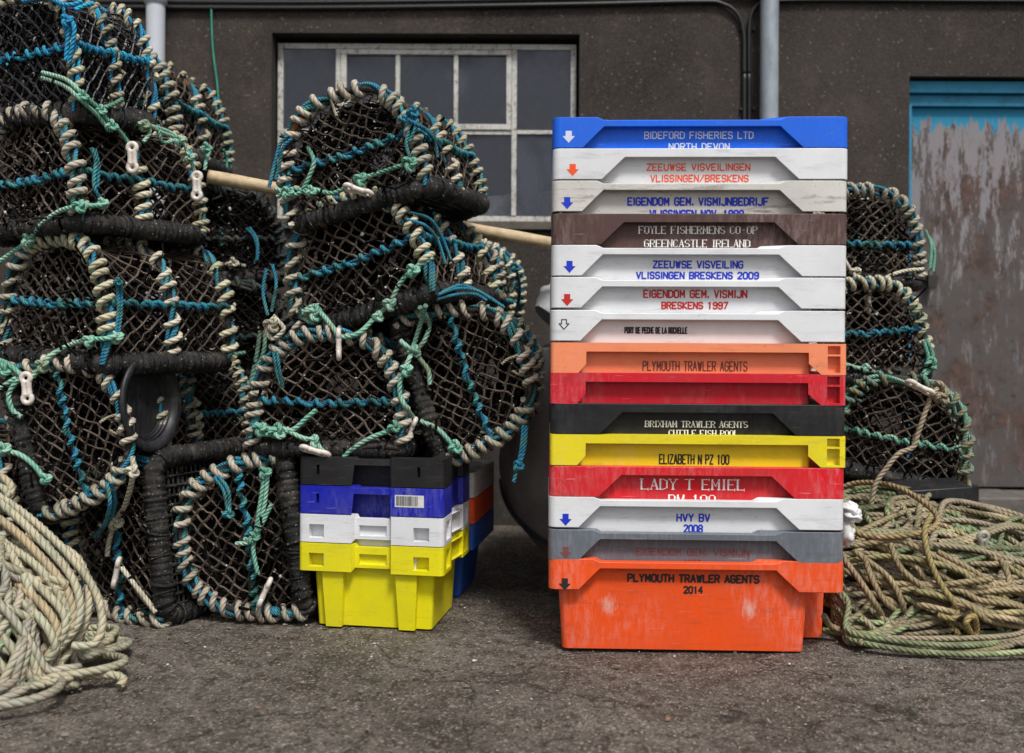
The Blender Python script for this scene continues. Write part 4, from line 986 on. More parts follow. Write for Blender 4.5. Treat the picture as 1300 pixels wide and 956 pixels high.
# name, variant, face centre px, py, Y, yaw, roll, pitch, scale, label
pots = {
 'P1': ('k', 28, 76, 3.00, -29, 2, 3, 1.05, 'black netted lobster pot with bright blue lacing topping the left pile'),
 'P2': ('b', 138, 133, 3.50, -6, 0, 0, 1.04, 'lobster pot behind the top left one, below the white pipe'),
 'P3': ('a', 36, 222, 3.00, -31, -2, 0, 1.0, 'lobster pot third from the ground in the left pile with a toggle at its corner'),
 'P4': ('c', 70, 386, 2.97, -30, 2, 0, 1.03, 'wide lobster pot in the left pile just above the black ring entrance'),
 'P5': ('b', 88, 548, 2.90, -8, 75, 0, 0.92, 'lobster pot tipped on its side left of the black ring entrance'),
 'P6': ('a', 128, 522, 3.32, -38, 0, 0, 0.95, 'lobster pot with the round black ring entrance'),
 'P7': ('c', 150, 686, 3.02, -24, -97, 0, 1.0, 'lobster pot on its side on the ground right of the pale rope heap'),
 'P8': ('a', 308, 684, 3.00, -6, -98, 0, 1.0, 'lobster pot on its side on the ground left of the yellow box'),
 'P9': ('b', 442, 197, 3.02, -20, -13, 0, 1.0, 'lobster pot at the very top of the middle pile, before the window'),
 'P10': ('c', 449, 333, 3.03, -22, -16, 0, 1.02, 'second lobster pot down in the middle pile'),
 'P11': ('a', 572, 356, 3.72, -12, 18, 0, 0.88, 'small lobster pot half hidden behind the middle pile under the pole'),
 'P12': ('a', 416, 503, 2.97, -4, 0, 0, 0.97, 'lobster pot standing square on the black fish box'),
 'P13': ('b', 593, 478, 3.00, -6, 71, 0, 0.95, 'lobster pot tipped on its side right of the one on the black box'),
 'P14': ('d', 285, 300, 3.85, 20, 0, 0, 0.95, 'shade coloured lobster pot in the gap between the piles, below the pole'),
 'P15': ('d', 290, 425, 3.75, 10, 0, 0, 1.0, 'shade coloured lobster pot deep in the gap between the piles, at mid height'),
 'P16': ('d', 300, 560, 3.75, 5, 0, 0, 1.0, 'shade coloured lobster pot low in the gap between the piles, behind the tipped ones'),
 'P17': ('a', 1098, 303, 3.62, 8, 2, 0, 0.93, 'lobster pot at the top of the right pile beside the door'),
 'P18': ('c', 1100, 424, 3.55, 6, -3, 0, 0.95, 'lobster pot in the middle of the right pile'),
 'P19': ('g', 1143, 550, 3.45, -10, 10, 0, 0.98, 'lobster pot with green rope wrapping at the bottom of the right pile'),
 'P20': ('b', -60, 640, 3.05, -10, 80, 0, 1.0, 'lobster pot behind the pale rope heap at the left edge'),
}
PM = {}
for k, (v, px, py, Y, yw, rl, pt, sc, lab) in pots.items():
    o = get_pot(v); A = W(px, py, Y)
    Rm = Matrix.Rotation(R(yw), 4, 'Z') @ Matrix.Rotation(R(pt), 4, 'X') @ Matrix.Rotation(R(rl), 4, 'Y') @ Matrix.Diagonal((sc, sc*(0.58 if k == 'P1' else 1.0), sc, 1))
    off = Rm @ Vector((0, -PL/2, PH/2)); Mx = Matrix.Translation(Vector(A)-off) @ Rm
    o.matrix_world = Mx; PM[k] = (o, Mx); tag(o, lab, 'lobster pot', GRP)
bpy.context.view_layer.update()

CAMP = np.array((0, 0, CAMZ))
def lie_on(pk, px, py, Y):
    """depth at which a rope crossing this spot rests on the pots' own surfaces"""
    d = W(px, py, 1.0)-CAMP; best = None
    near = ['P1', 'P2', 'P3', 'P4', 'P5', 'P7', 'P8', 'P9', 'P10', 'P12', 'P13']
    for k in (near if pk in near else [pk]):
        Mi_ = np.array(PM[k][1].inverted()); o_ = Mi_[:3, :3]@CAMP+Mi_[:3, 3]; dd = Mi_[:3, :3]@d
        lo = np.array((-PW/2-.022, -PL/2-.026, -0.006)); hi = np.array((PW/2+.022, PL/2+.02, PH+.015))
        with np.errstate(divide='ignore'): t0 = (lo-o_)/dd; t1 = (hi-o_)/dd
        a = np.max(np.minimum(t0, t1)); b = np.min(np.maximum(t0, t1))
        if a < b and a > 0 and (best is None or a < best): best = a
    return best
def settle(pk, pts):
    Yv = [lie_on(pk, p[0], p[1], p[2]) for p in pts]; ok = [y for y in Yv if y is not None]
    if not ok: return pts
    for i in range(len(Yv)):
        if Yv[i] is None:
            js = sorted((j for j in range(len(Yv)) if Yv[j] is not None and j != i), key=lambda j: abs(j-i)); Yv[i] = [lie for lie in [Yv[j] for j in js]][0] if js else pts[i][2]
    for _ in range(2):
        for i in range(1, len(Yv)): Yv[i] = min(Yv[i], Yv[i-1]+0.07)
        for i in range(len(Yv)-2, -1, -1): Yv[i] = min(Yv[i], Yv[i+1]+0.07)
    return [(p[0], p[1], y-0.004) for p, y in zip(pts, Yv)]
def rigging(pk, matn, strands, kn=(), toggles=(), r=0.0075, name='bridle_rope'):
    """strands: lists of (px,py,Y); kn: (px,py,Y,size)"""
    o, Mx = PM[pk]; mb = MB(); inv = Mx.inverted()
    if pk != 'P19': strands = [settle(pk, st_) for st_ in strands]
    def nearest(px, py, Y):
        c = [(abs(q[0]-px)+abs(q[1]-py), q[2]) for st_ in strands for q in st_]; return min(c)[1] if c else Y
    kn = [(a_, b_, nearest(a_, b_, Y)-0.006, z_) for a_, b_, Y, z_ in kn]
    toggles = [(a_, b_, nearest(a_, b_, Y)-0.012, x_, z_, f_) for a_, b_, Y, x_, z_, f_ in toggles]
    for st_ in strands:
        P = smoothpath([W(*q) for q in st_], 0.008); mb.tube(wob(P, 0.0012, 30, random.uniform(0, 6)), r, 8, pitch=r*6.2, lobes=0.12, tint=(random.uniform(.85, 1.15),)*3)
    if not kn and not toggles:
        for st_ in strands:
            m1 = MB(); m1.tube(wob(smoothpath([W(*q) for q in st_], 0.008), 0.0012, 30, random.uniform(0, 6)), r, 8, pitch=r*6.2, lobes=0.12)
            m1.build(name, M[matn], o, True, inv)
        return
    for (px, py, Y, s_) in kn: knot(mb, W(px, py, Y), s_*0.013, r*0.95)
    ro = mb.build(name, M[matn], o, True, inv)
    for (px, py, Y, dx, dz, flat) in toggles:
        toggle_mb(W(px, py, Y), (dx, 0.0, dz), flat, 0.93).build('toggle', M['toggle'], ro, True, inv)
def Ys(Y, pts): return [(a, b, Y) for a, b in pts]
rigging('P1', 'mint_rope', [Ys(2.72, [(55, 92), (85, 101), (104, 118), (126, 138), (138, 155), (150, 165), (166, 186)]), Ys(2.71, [(54, 99), (82, 109), (100, 124), (124, 146), (136, 160), (150, 163)]), Ys(2.70, [(128, 138), (142, 134), (156, 126)]),
   Ys(2.72, [(175, 158), (186, 154), (190, 168), (182, 180)]), Ys(2.75, [(186, 157), (205, 168), (228, 176), (236, 178)])], [(105, 122, 2.71, 1), (142, 160, 2.71, 1.2), (128, 140, 2.7, 1), (183, 160, 2.72, 1.1)], [(168, 200, 2.71, 0.02, -1, True)], 0.0065)
rigging('P1', 'bright_blue_rope', [Ys(2.69, [(80, 22), (88, 30), (86, 50), (84, 76)]), Ys(2.69, [(88, 22), (94, 36), (92, 58), (88, 80)]), Ys(2.72, [(30, 2), (60, -2), (85, 6), (105, 2)]), Ys(2.72, [(95, 12), (108, 6), (118, 4)])], [(85, 26, 2.69, 1.2)], r=0.0065, name='lashing')
rigging('P2', 'mint_rope', [Ys(3.25, [(192, 160), (215, 168), (232, 182), (240, 200), (248, 222)]), Ys(3.25, [(258, 186), (266, 190), (262, 204), (260, 216)]), Ys(3.25, [(200, 158), (206, 180), (226, 176)])], [(240, 200, 3.25, 1.1), (262, 188, 3.25, 1.2), (228, 178, 3.25, 1)], [(250, 236, 3.22, 0.0, -1, True)], 0.006)
rigging('P2', 'thin_green', [Ys(3.3, [(284, 190), (288, 205), (286, 222)])], r=0.005, name='cord')
rigging('P3', 'blue_rope', [Ys(2.74, [(116, 188), (122, 205), (120, 236), (130, 256)]), Ys(2.74, [(120, 188), (125, 210), (124, 238)])], r=0.006, name='lashing')
rigging('P3', 'mint_rope', [Ys(2.66, [(-20, 345), (10, 325), (35, 306), (52, 285), (75, 268), (100, 262), (134, 260)])], [(36, 305, 2.66, 1.4), (101, 262, 2.68, 1.2), (130, 258, 2.7, 1)], [], 0.0075)
rigging('P4', 'blue_rope', [Ys(2.68, [(148, 357), (150, 385), (147, 422)]), Ys(2.68, [(153, 357), (154, 388), (151, 422)])], [(150, 358, 2.68, 0.8)], r=0.005, name='lashing')
rigging('P4', 'mint_rope', [Ys(2.63, [(152, 424), (138, 430), (112, 432), (85, 440), (64, 452), (52, 466), (42, 478)]), Ys(2.63, [(60, 462), (48, 470), (38, 478)])], [(113, 433, 2.63, 1.1), (54, 464, 2.62, 1.3), (148, 428, 2.64, 1.2)], [(34, 493, 2.61, 0.08, -1, True)], 0.0075)
rigging('P5', 'mint_rope', [Ys(2.62, [(28, 477), (10, 462), (-10, 455)]), Ys(2.62, [(26, 480), (12, 500), (16, 520), (28, 530)]), Ys(2.62, [(-10, 500), (8, 488), (22, 480)]), Ys(2.62, [(0, 572), (25, 577), (45, 592), (58, 610)])], [(4, 470, 2.62, 1.4), (3, 570, 2.62, 1.5), (58, 608, 2.63, 1)], [], 0.008)
rigging('P7', 'cream_rope', [Ys(2.76, [(168, 580), (170, 600), (160, 640), (146, 662), (138, 690), (136, 705)]), Ys(2.76, [(152, 716), (170, 740), (185, 760), (198, 778)])], [(168, 598, 2.76, 1.2), (147, 664, 2.76, 1.4)], [(148, 727, 2.74, -0.2, -1, False)], 0.008)
rigging('P7', 'blue_rope', [Ys(2.78, [(136, 612), (140, 640), (132, 668), (120, 682)]), Ys(2.78, [(142, 612), (146, 640), (138, 668)])], r=0.006, name='lashing')
rigging('P8', 'blue_rope', [Ys(2.90, [(272, 606), (284, 622), (290, 650)]), Ys(2.90, [(278, 604), (290, 622), (292, 650)])], [(290, 652, 2.9, 1.1)], r=0.006, name='lashing')
rigging('P8', 'mint_rope', [Ys(2.88, [(336, 600), (330, 640), (324, 680), (322, 700), (328, 730)]), Ys(2.88, [(340, 602), (334, 650), (322, 682), (310, 684)]), Ys(2.9, [(300, 690), (322, 684), (345, 640)])], [(322, 682, 2.87, 1.2), (336, 600, 2.87, 1.3)], [(336, 752, 2.86, 0.45, 1, False)], 0.0068)
rigging('P9', 'mint_rope', [Ys(2.80, [(350, 240), (370, 248), (395, 240), (420, 245), (440, 238)]), Ys(2.80, [(352, 250), (372, 240), (400, 248)]), Ys(2.76, [(452, 228), (480, 220), (505, 212), (530, 206)]), Ys(2.82, [(390, 186), (398, 205), (392, 225), (385, 240)])],
   [(395, 243, 2.79, 1.1), (458, 228, 2.76, 1.4), (520, 208, 2.76, 1.6), (365, 245, 2.8, 1.3)], [(455, 242, 2.75, 1, -0.32, False)], 0.007)
rigging('P9', 'blue_rope', [Ys(2.84, [(366, 172), (356, 184), (350, 205), (342, 238)]), Ys(2.84, [(370, 176), (358, 190), (354, 212), (350, 228)])], [], r=0.0055, name='lashing')
rigging('P9', 'blue_rope', [Ys(2.74, [(522, 138), (524, 155), (516, 180), (520, 200)]), Ys(2.74, [(528, 140), (527, 160), (520, 180)]), Ys(2.76, [(505, 150), (520, 156), (540, 165), (552, 180), (556, 200)]), Ys(2.76, [(512, 146), (530, 158), (546, 168), (560, 190)])], [(524, 142, 2.74, 1.2)], r=0.0055, name='lashing')
rigging('P10', 'mint_rope', [Ys(2.72, [(384, 395), (400, 388), (408, 402), (396, 410), (384, 400), (404, 396), (424, 418), (432, 428), (455, 424), (478, 402), (496, 384), (508, 360), (524, 342), (550, 326)])], [(398, 398, 2.72, 1.8), (495, 386, 2.71, 1.3), (524, 344, 2.71, 1.3), (480, 402, 2.72, 1.0)], [(430, 437, 2.70, 0.02, -1, False)], 0.0078)
rigging('P10', 'blue_rope', [Ys(2.85, [(345, 335), (350, 360), (344, 395)]), Ys(2.85, [(338, 340), (334, 370), (340, 400)]), Ys(2.73, [(520, 270), (545, 278), (560, 300), (572, 330)]), Ys(2.73, [(516, 278), (540, 286), (556, 305), (566, 335)])], [], r=0.0048, name='lashing')
rigging('P10', 'cream_rope', [Ys(2.85, [(350, 400), (338, 415), (345, 430), (360, 418), (350, 405)])], [(345, 412, 2.85, 1.6)], r=0.007, name='lashing')
rigging('P12', 'mint_rope', [Ys(2.83, [(324, 538), (340, 545), (360, 545), (380, 555), (400, 562), (410, 574)]), Ys(2.83, [(325, 550), (345, 552), (362, 548), (375, 544), (390, 530), (402, 520)]), Ys(2.80, [(436, 580), (450, 568), (470, 556), (490, 548), (510, 540)])],
   [(352, 548, 2.82, 1.7), (398, 560, 2.82, 1.2), (500, 542, 2.8, 1.1), (330, 545, 2.83, 1.4)], [(400, 573, 2.79, 1, -0.28, False)], 0.0075)
rigging('P12', 'blue_rope', [Ys(2.84, [(347, 446), (350, 466), (356, 488)]), Ys(2.84, [(352, 446), (355, 466), (360, 492)])], r=0.005, name='lashing')
rigging('P13', 'mint_rope', [Ys(2.78, [(540, 388), (534, 410), (526, 436), (520, 455), (510, 478), (508, 500), (516, 518), (526, 532)]), Ys(2.78, [(533, 390), (545, 410), (540, 430), (530, 448), (544, 470), (546, 488)]), Ys(2.78, [(534, 534), (556, 545), (570, 560), (580, 574)]), Ys(2.78, [(508, 432), (520, 442), (532, 448)])],
   [(526, 446, 2.77, 1.3), (516, 470, 2.77, 1.2), (578, 568, 2.78, 1.4)], [(520, 548, 2.74, 0.48, 1, False)], 0.0075)
rigging('P13', 'blue_rope', [Ys(2.84, [(664, 540), (662, 565), (658, 590), (652, 612)]), Ys(2.84, [(668, 540), (665, 570), (659, 592)])], [(658, 592, 2.84, 1.1)], r=0.006, name='lashing')
rigging('P13', 'blue_rope', [Ys(2.84, [(556, 374), (580, 366), (604, 368), (622, 378)]), Ys(2.84, [(556, 380), (580, 374), (604, 374), (618, 382)]), Ys(2.84, [(560, 372), (585, 362), (612, 372), (640, 390)])], [], r=0.0048, name='lashing')
rigging('P11', 'blue_rope', [Ys(3.45, [(650, 335), (658, 350), (660, 372), (656, 395)])], [(655, 340, 3.45, 1.2)], r=0.006, name='lashing')
rigging('P15', 'mint_rope', [Ys(3.35, [(336, 420), (335, 445), (326, 470), (318, 492), (310, 525), (304, 536), (318, 552), (332, 566)]), Ys(3.35, [(330, 420), (326, 450), (318, 488)]), Ys(3.4, [(276, 456), (298, 450), (312, 448)])], [(314, 490, 3.33, 1.4), (306, 535, 3.33, 1.7)], r=0.008, name='lashing')
rigging('P14', 'blue_rope', [Ys(3.4, [(312, 290), (322, 300), (328, 320), (324, 335)]), Ys(3.4, [(316, 288), (326, 305), (326, 330)])], [], r=0.006, name='lashing')
rigging('P14', 'cream_rope', [Ys(3.4, [(262, 346), (285, 335), (312, 338)])], [(296, 334, 3.4, 1.4)], r=0.007, name='lashing')
rigging('P17', 'cream_rope', [Ys(3.2, [(1070, 325), (1080, 342), (1094, 358), (1110, 360), (1130, 350), (1150, 344), (1172, 342)])], [(1086, 346, 3.2, 1.3), (1110, 362, 3.2, 1.4)], [(1102, 381, 3.18, 0.02, -1, False)], 0.0068)
rigging('P17', 'mint_rope', [Ys(3.22, [(1180, 300), (1186, 320), (1184, 345)]), Ys(3.22, [(1175, 292), (1182, 312), (1180, 340)])], r=0.006, name='lashing')
rigging('P18', 'mint_rope', [Ys(3.2, [(1066, 460), (1085, 466), (1105, 470), (1120, 478)])], [(1100, 468, 3.2, 1)], r=0.0075)
rigging('P18', 'mint_rope', [Ys(3.2, [(1176, 430), (1184, 450), (1180, 470), (1165, 480)]), Ys(3.2, [(1172, 432), (1178, 455), (1172, 474)])], [(1182, 462, 3.2, 1.5)], r=0.0075)
rigging('P19', 'olive_rope', [Ys(3.08, [(1182, 502), (1176, 520), (1166, 550), (1160, 568), (1142, 576), (1128, 592), (1112, 615), (1106, 640)])], [(1192, 496, 3.1, 2.0), (1196, 504, 3.1, 1.6)], [(1168, 492, 3.08, 1, -0.5, False)], 0.008)
# ring entrance on P6
o6, M6 = PM['P6']; inv6 = M6.inverted(); c6 = W(194, 511, 2.97); rm = MB()
ax = np.array((0.965, -0.26, 0.06)); ax /= np.linalg.norm(ax); s1 = np.cross(ax, (0, 0, 1)); s1 /= np.linalg.norm(s1); s2 = np.cross(s1, ax)
aa = np.linspace(0, 2*math.pi, 37)
prof = [(0.0, 0.098), (0.004, 0.112), (0.0, 0.118), (-0.012, 0.118), (-0.016, 0.108), (-0.09, 0.088), (-0.094, 0.080), (-0.088, 0.080), (-0.06, 0.086), (-0.03, 0.093)]
RV = np.array([[c6+ax*d_+r_*(math.cos(a)*s1+math.sin(a)*s2) for a in aa[:-1]] for d_, r_ in [(q*0.42 if q < 0 else q, w_) for q, w_ in prof]]); npf = len(prof); kk = 36
RV = c6+(RV-c6)*1.25
rm.add(RV.reshape(-1, 3), [(i*kk+j, i*kk+(j+1) % kk, ((i+1) % npf)*kk+(j+1) % kk, ((i+1) % npf)*kk+j) for i in range(npf) for j in range(kk)])
bk = c6-ax*0.042; ring_ = [bk+0.108*(math.cos(a)*s1+math.sin(a)*s2) for a in aa[:-1]]; rm.add(ring_, [tuple(range(36))])
for d_ in (-0.03, -0.05, -0.07): rm.tube(c6+ax*d_*0.52+(0.114+d_*0.17)*(np.cos(aa)[:, None]*s1+np.sin(aa)[:, None]*s2), 0.002, 5, closed=True)
rm.build('ring_entrance', M['black_plastic'], o6, True, inv6)

# ------------------------------------------------------------------ pole
pm = MB(); a, b = W(264, 224, 3.34), W(830, 335, 3.62)
tt = np.linspace(0, 1, 60); P = a+(b-a)*tt[:, None]; P[:, 2] += 0.004*np.sin(tt*9)
pm.tube(P, 0.0225*(1+0.03*np.sin(tt*40)), 16)
tag(pm.build('pole', simple('bare_wood', (0.50, 0.38, 0.23), 0.65, 0.28, 30, 0.4)), 'long pale wooden pole lying across the pots under the window', 'pole')

# ------------------------------------------------------------------ rope heaps
def heap(name, cx, cy, rx, ry, H, nl, rr, matn, seed, explicit, label, ax=0.0, tone=(0.75, 1.15), green=None, step=0.0085, powr=1.0, avoid=None):
    r_ = np.random.default_rng(seed); mb = MB(); ca, sa = math.cos(ax), math.sin(ax)
    def surf(x, y):
        u = ((x-cx)*ca+(y-cy)*sa)/rx; v = (-(x-cx)*sa+(y-cy)*ca)/ry; q = np.clip(1-(u*u+v*v), 0, 1); return H*q**powr
    for k in range(nl):
        f = k/nl; lay = 0.25+0.80*f**0.8
        a = rx*r_.uniform(0.35, 0.95)*(1-0.06*f); b = ry*r_.uniform(0.25, 0.92)*(1-0.06*f)
        ox = r_.normal(0, 0.16)*rx; oy = r_.normal(0, 0.14)*ry; rot = r_.normal(0, 0.5)
        a = min(a, rx*0.98-abs(ox)); b = min(b, ry*0.98-abs(oy))
        n = 90; th0 = r_.uniform(0, 6.28); span = 2*math.pi*(1.0 if r_.random() < 0.8 else r_.uniform(1.2, 1.6)); th = np.linspace(th0, th0+span, n)
        ph = r_.uniform(0, 6.28, 6)
        ra = 1+0.20*np.sin(2*th+ph[0])+0.14*np.sin(3*th+ph[1])+0.07*np.sin(5*th+ph[2]); ra = ra*(1+0.05*(th-th0)/span)
        lx = ox+a*ra*np.cos(th)*math.cos(rot)-b*ra*np.sin(th)*math.sin(rot); ly = oy+a*ra*np.cos(th)*math.sin(rot)*ry/rx+b*ra*np.sin(th)*math.cos(rot)
        x = cx+lx*ca-ly*sa; y = cy+lx*sa+ly*ca
        if avoid is not None: x, y = avoid(x, y)
        z = surf(x, y)*lay+rr*1.0+rr*1.6*np.abs(np.sin(2.5*th+ph[4]))+0.028*f*np.sin(1.5*th+ph[5])**2
        z = np.maximum(z, rr*0.95)
        tn = r_.uniform(*tone); t3 = (tn, tn*r_.uniform(0.96, 1.03), tn*r_.uniform(0.82, 1.02))
        if green and r_.random() < green: t3 = (tn*0.72, tn*1.02, tn*0.75)
        P = resample(smoothpath(np.stack([x, y, z], 1), 0.02), step)
        mb.tube(P, rr*r_.uniform(0.9, 1.06), 9, pitch=rr*6.0, lobes=0.22, tint=t3)
    for pts, tn in explicit:
        P = resample(smoothpath(np.array(pts), 0.02), step*0.8); mb.tube(P, rr, 10, pitch=rr*6.0, lobes=0.22, tint=tn)
    o = mb.build(name, M[matn]); tag(o, label, 'rope'); return surf
def av_r(x, y):   # keep clear of the tall stack
    m = (x < 0.955) & (y < 3.22); x = np.where(m, 0.955+0.1*(x-0.955)*0, x)+np.where(m, 0.012*np.sin(y*60), 0); return x, y
cr_ = (1.0, 0.9, 0.72); gn = (0.55, 1.0, 0.62)
def on(pts): return [tuple(W(*p)) for p in pts]
ex_r = [
 (on([(1060, 622, 3.35), (1090, 613, 3.30), (1130, 616, 3.2), (1165, 632, 3.1), (1190, 655, 3.02), (1185, 670, 2.98), (1160, 678, 2.96), (1120, 682, 2.98), (1090, 678, 3.02), (1082, 668, 3.05)]), (1.15, 0.98, 0.72)),
 (on([(1182, 655, 3.0), (1174, 672, 2.96), (1176, 695, 2.93), (1186, 725, 2.9), (1200, 750, 2.87), (1216, 772, 2.86), (1210, 786, 2.85), (1190, 780, 2.86)]), (1.05, 1.0, 0.6)),
 (on([(1070, 708, 2.98), (1090, 735, 2.92), (1110, 765, 2.88), (1122, 790, 2.86), (1110, 803, 2.83), (1080, 803, 2.83), (1055, 795, 2.83), (1046, 782, 2.84)]), (1.05, 0.95, 0.78)),
 (on([(1098, 706, 2.96), (1105, 730, 2.93), (1125, 765, 2.9), (1160, 785, 2.88), (1200, 790, 2.87)]), (1.0, 0.92, 0.72)),
 (on([(1045, 800, 2.86), (1090, 807, 2.82), (1150, 808, 2.82), (1230, 806, 2.82), (1260, 812, 2.81), (1310, 815, 2.80)]), (0.6, 0.75, 0.35)),
 (on([(1192, 776, 2.86), (1210, 795, 2.82), (1222, 812, 2.78), (1232, 806, 2.78), (1226, 790, 2.8), (1236, 782, 2.82), (1240, 800, 2.78), (1234, 818, 2.77)]), (1.35, 1.15, 0.65)),
]
for i, dy in enumerate((0, 7, 13, 20, 27)):
    ex_r.append((on([(1060+5*i, 626+dy*0.8, 3.42-0.03*i), (1110, 624+dy, 3.38-0.03*i), (1165, 636+dy, 3.3-0.03*i), (1215, 655+dy, 3.22-0.03*i), (1260, 680+dy, 3.16-0.03*i), (1310, 712+dy, 3.1-0.03*i), (1370, 750+dy, 3.0-0.03*i)]), (0.75, 1.15, 0.85) if i < 3 else (0.95, 0.95, 0.7)))
for i in range(9):
    d_ = i*10; jj = rng.uniform(-9, 9, 8)
    a_, b_ = (rng.uniform(1064, 1120), rng.uniform(1250, 1340))
    ex_r.append((on([(a_, 690+d_*0.8+jj[0], 3.0), (a_+50, 692+d_*0.95+jj[1]+(12 if i % 3 == 1 else 0), 2.98-0.008*i), (1170+jj[2], 702+d_+jj[3]-(14 if i % 4 == 2 else 0), 2.96-0.012*i), (1225, 720+d_*0.7+jj[4]+(16 if i % 2 else 0), 2.94-0.012*i), (b_-20, 738+d_*0.6+jj[5], 2.93-0.012*i), (b_+30, 752+d_*0.5+jj[6], 2.92-0.012*i), (b_+50, 770+d_*0.4+jj[7], 2.95)]), ((1.1, 1.0, 0.82), (0.85, 0.82, 0.62), (1.0, 1.05, 0.72), (1.2, 1.1, 0.95))[i % 4]))
for (x0, y0, x1, y1, bw) in ((1085, 700, 1150, 795, 20), (1130, 690, 1250, 790, -25), (1270, 710, 1215, 800, 30), (1095, 760, 1260, 735, -18), (1190, 700, 1300, 800, 22)):
    ex_r.append((on([(x0, y0, 2.97), (x0*.66+x1*.34+bw, y0*.66+y1*.34, 2.93), (x0*.33+x1*.67+bw*.8, y0*.33+y1*.67, 2.90), (x1, y1, 2.88)]), (1.05, 0.98, 0.8)))
ex_r = [([(x*(y-0.07)/y if z > 0.06 else x, y-0.07 if z > 0.06 else y, CAMZ+(z-CAMZ)*(y-0.07)/y if z > 0.06 else z) for x, y, z in p], t) for p, t in ex_r]
heap('rope_heap', 1.22, 3.28, 0.86, 0.50, 0.315, 150, 0.0086, 'olive_rope', 5, ex_r, 'large heap of olive and tan rope on the ground right of the tall stack', ax=0.0, green=0.14, powr=0.95, avoid=av_r)
ex_l = [
 (on([(-30, 655, 2.62), (30, 690, 2.52), (70, 760, 2.46), (60, 810, 2.44), (20, 840, 2.42), (-20, 850, 2.42)]), (1.1, 1.08, 0.95)),
 (on([(-20, 610, 2.72), (40, 640, 2.64), (100, 690, 2.58), (145, 745, 2.54), (158, 790, 2.50), (148, 818, 2.47), (120, 820, 2.46)]), (1.1, 1.08, 0.95)),
 (on([(60, 680, 2.60), (115, 700, 2.58), (136, 730, 2.56), (140, 775, 2.52), (125, 815, 2.49), (95, 850, 2.44), (60, 880, 2.38)]), (1.15, 1.1, 0.95)),
 (on([(-10, 880, 2.38), (40, 866, 2.42), (90, 862, 2.43), (140, 858, 2.44), (172, 857, 2.44), (186, 863, 2.43), (180, 872, 2.41)]), (1.0, 0.95, 0.8)),
 (on([(40, 800, 2.46), (55, 795, 2.45), (72, 820, 2.44), (74, 860, 2.40), (66, 890, 2.36)]), (1.25, 0.98, 0.6)),
 (on([(20, 802, 2.45), (30, 830, 2.42), (34, 870, 2.38), (28, 910, 2.34)]), (1.0, 1.1, 0.95)),
 (on([(-20, 602, 2.75), (20, 603, 2.74), (40, 618, 2.72), (30, 638, 2.70), (-20, 642, 2.7)]), (1.0, 0.95, 0.8)),
 (on([(-20, 612, 2.74), (20, 616, 2.72), (36, 628, 2.70), (20, 646, 2.69), (-20, 650, 2.69)]), (0.95, 0.92, 0.78)),
]
for i in range(6):
    y = 738+i*13; ex_l.append((on([(20, y+4, 2.50), (60, y, 2.49), (95, y-2, 2.48), (112-3*i, y+4, 2.48), (100, y+9, 2.48), (60, y+9, 2.48), (20, y+14, 2.48)]), (1.0, 0.96, 0.78)))
for i in range(6):
    jj = rng.uniform(-5, 5, 10)
    ex_l.append((on([(-20, 612+19*i+jj[0], 2.66-0.02*i), (30+jj[1], 640+22*i+jj[2], 2.58-0.02*i), (75+jj[3], 682+21*i+jj[4], 2.53-0.02*i), (118+jj[5]-3*i, 735+17*i+jj[6], 2.50-0.015*i), (128-9*i, 790+10*i, 2.47-0.01*i), (90-9*i+jj[7], 840+6*i, 2.43)]), ((1.05, 1.05, 0.92), (1.0, 0.85, 0.65), (0.95, 1.0, 0.88))[i % 3]))
ex_l = [([(x-0.055, y, z) for x, y, z in p], t) for p, t in ex_l]
heap('rope_heap', -1.60, 2.52, 0.50, 0.36, 0.42, 100, 0.0103, 'pale_rope', 9, ex_l, 'heap of pale cream rope on the ground at the left edge', green=0.08, powr=0.7)
# black box behind the right rope heap, under the right pots
bx = MB(); q = W(1150, 618, 3.55)
mT = crate_mesh(WS+0.1, DS, HS, [(0, 0, 0, 0), (LW+0.1, 0, 0, 0)], [(0, 0, 0, 0), (LD, 0, 0, 0)], (), (), 0.06, 0.015, 0.02, 0.03)
root = empty('fish_box', (q[0]-0.04, 3.66, 0.02+0.08), (0, 0, R(3))); tag(root, 'black fish box under the right pile of pots behind the rope', 'fish box')
mT.build('body', M['black_plastic'], root, False, None, 0.0015)
sp_ = MB(); qa, qb = W(1140, 624, 3.25), W(1236, 618, 3.25)
sp_.add([qa+(0, 0, 0), qb+(0, 0, 0), qb+(0, .16, 0.01), qa+(0, .16, 0.01), qa+(0, .0, -.02), qb+(-.02, 0, -.045), qb+(-.02, .16, -.045), qa+(0, .16, -.02)], [(0,1,2,3),(7,6,5,4),(0,4,5,1),(1,5,6,2),(2,6,7,3),(3,7,4,0)])
tag(sp_.build('plastic_tray', M['black_plastic'], None, False, None, 0.004), 'flat black plastic tray lying on the olive rope heap', 'tray')
tg = toggle_mb(W(1248, 693, 3.0), (0.1, 0.25, -1), True, 0.95).build('toggle', simple('grey_toggle', (0.36, 0.34, 0.30), 0.5, 0.3, 50, 0.3)); tag(tg, 'loose pale two eyed toggle lying in the olive rope heap', 'toggle')

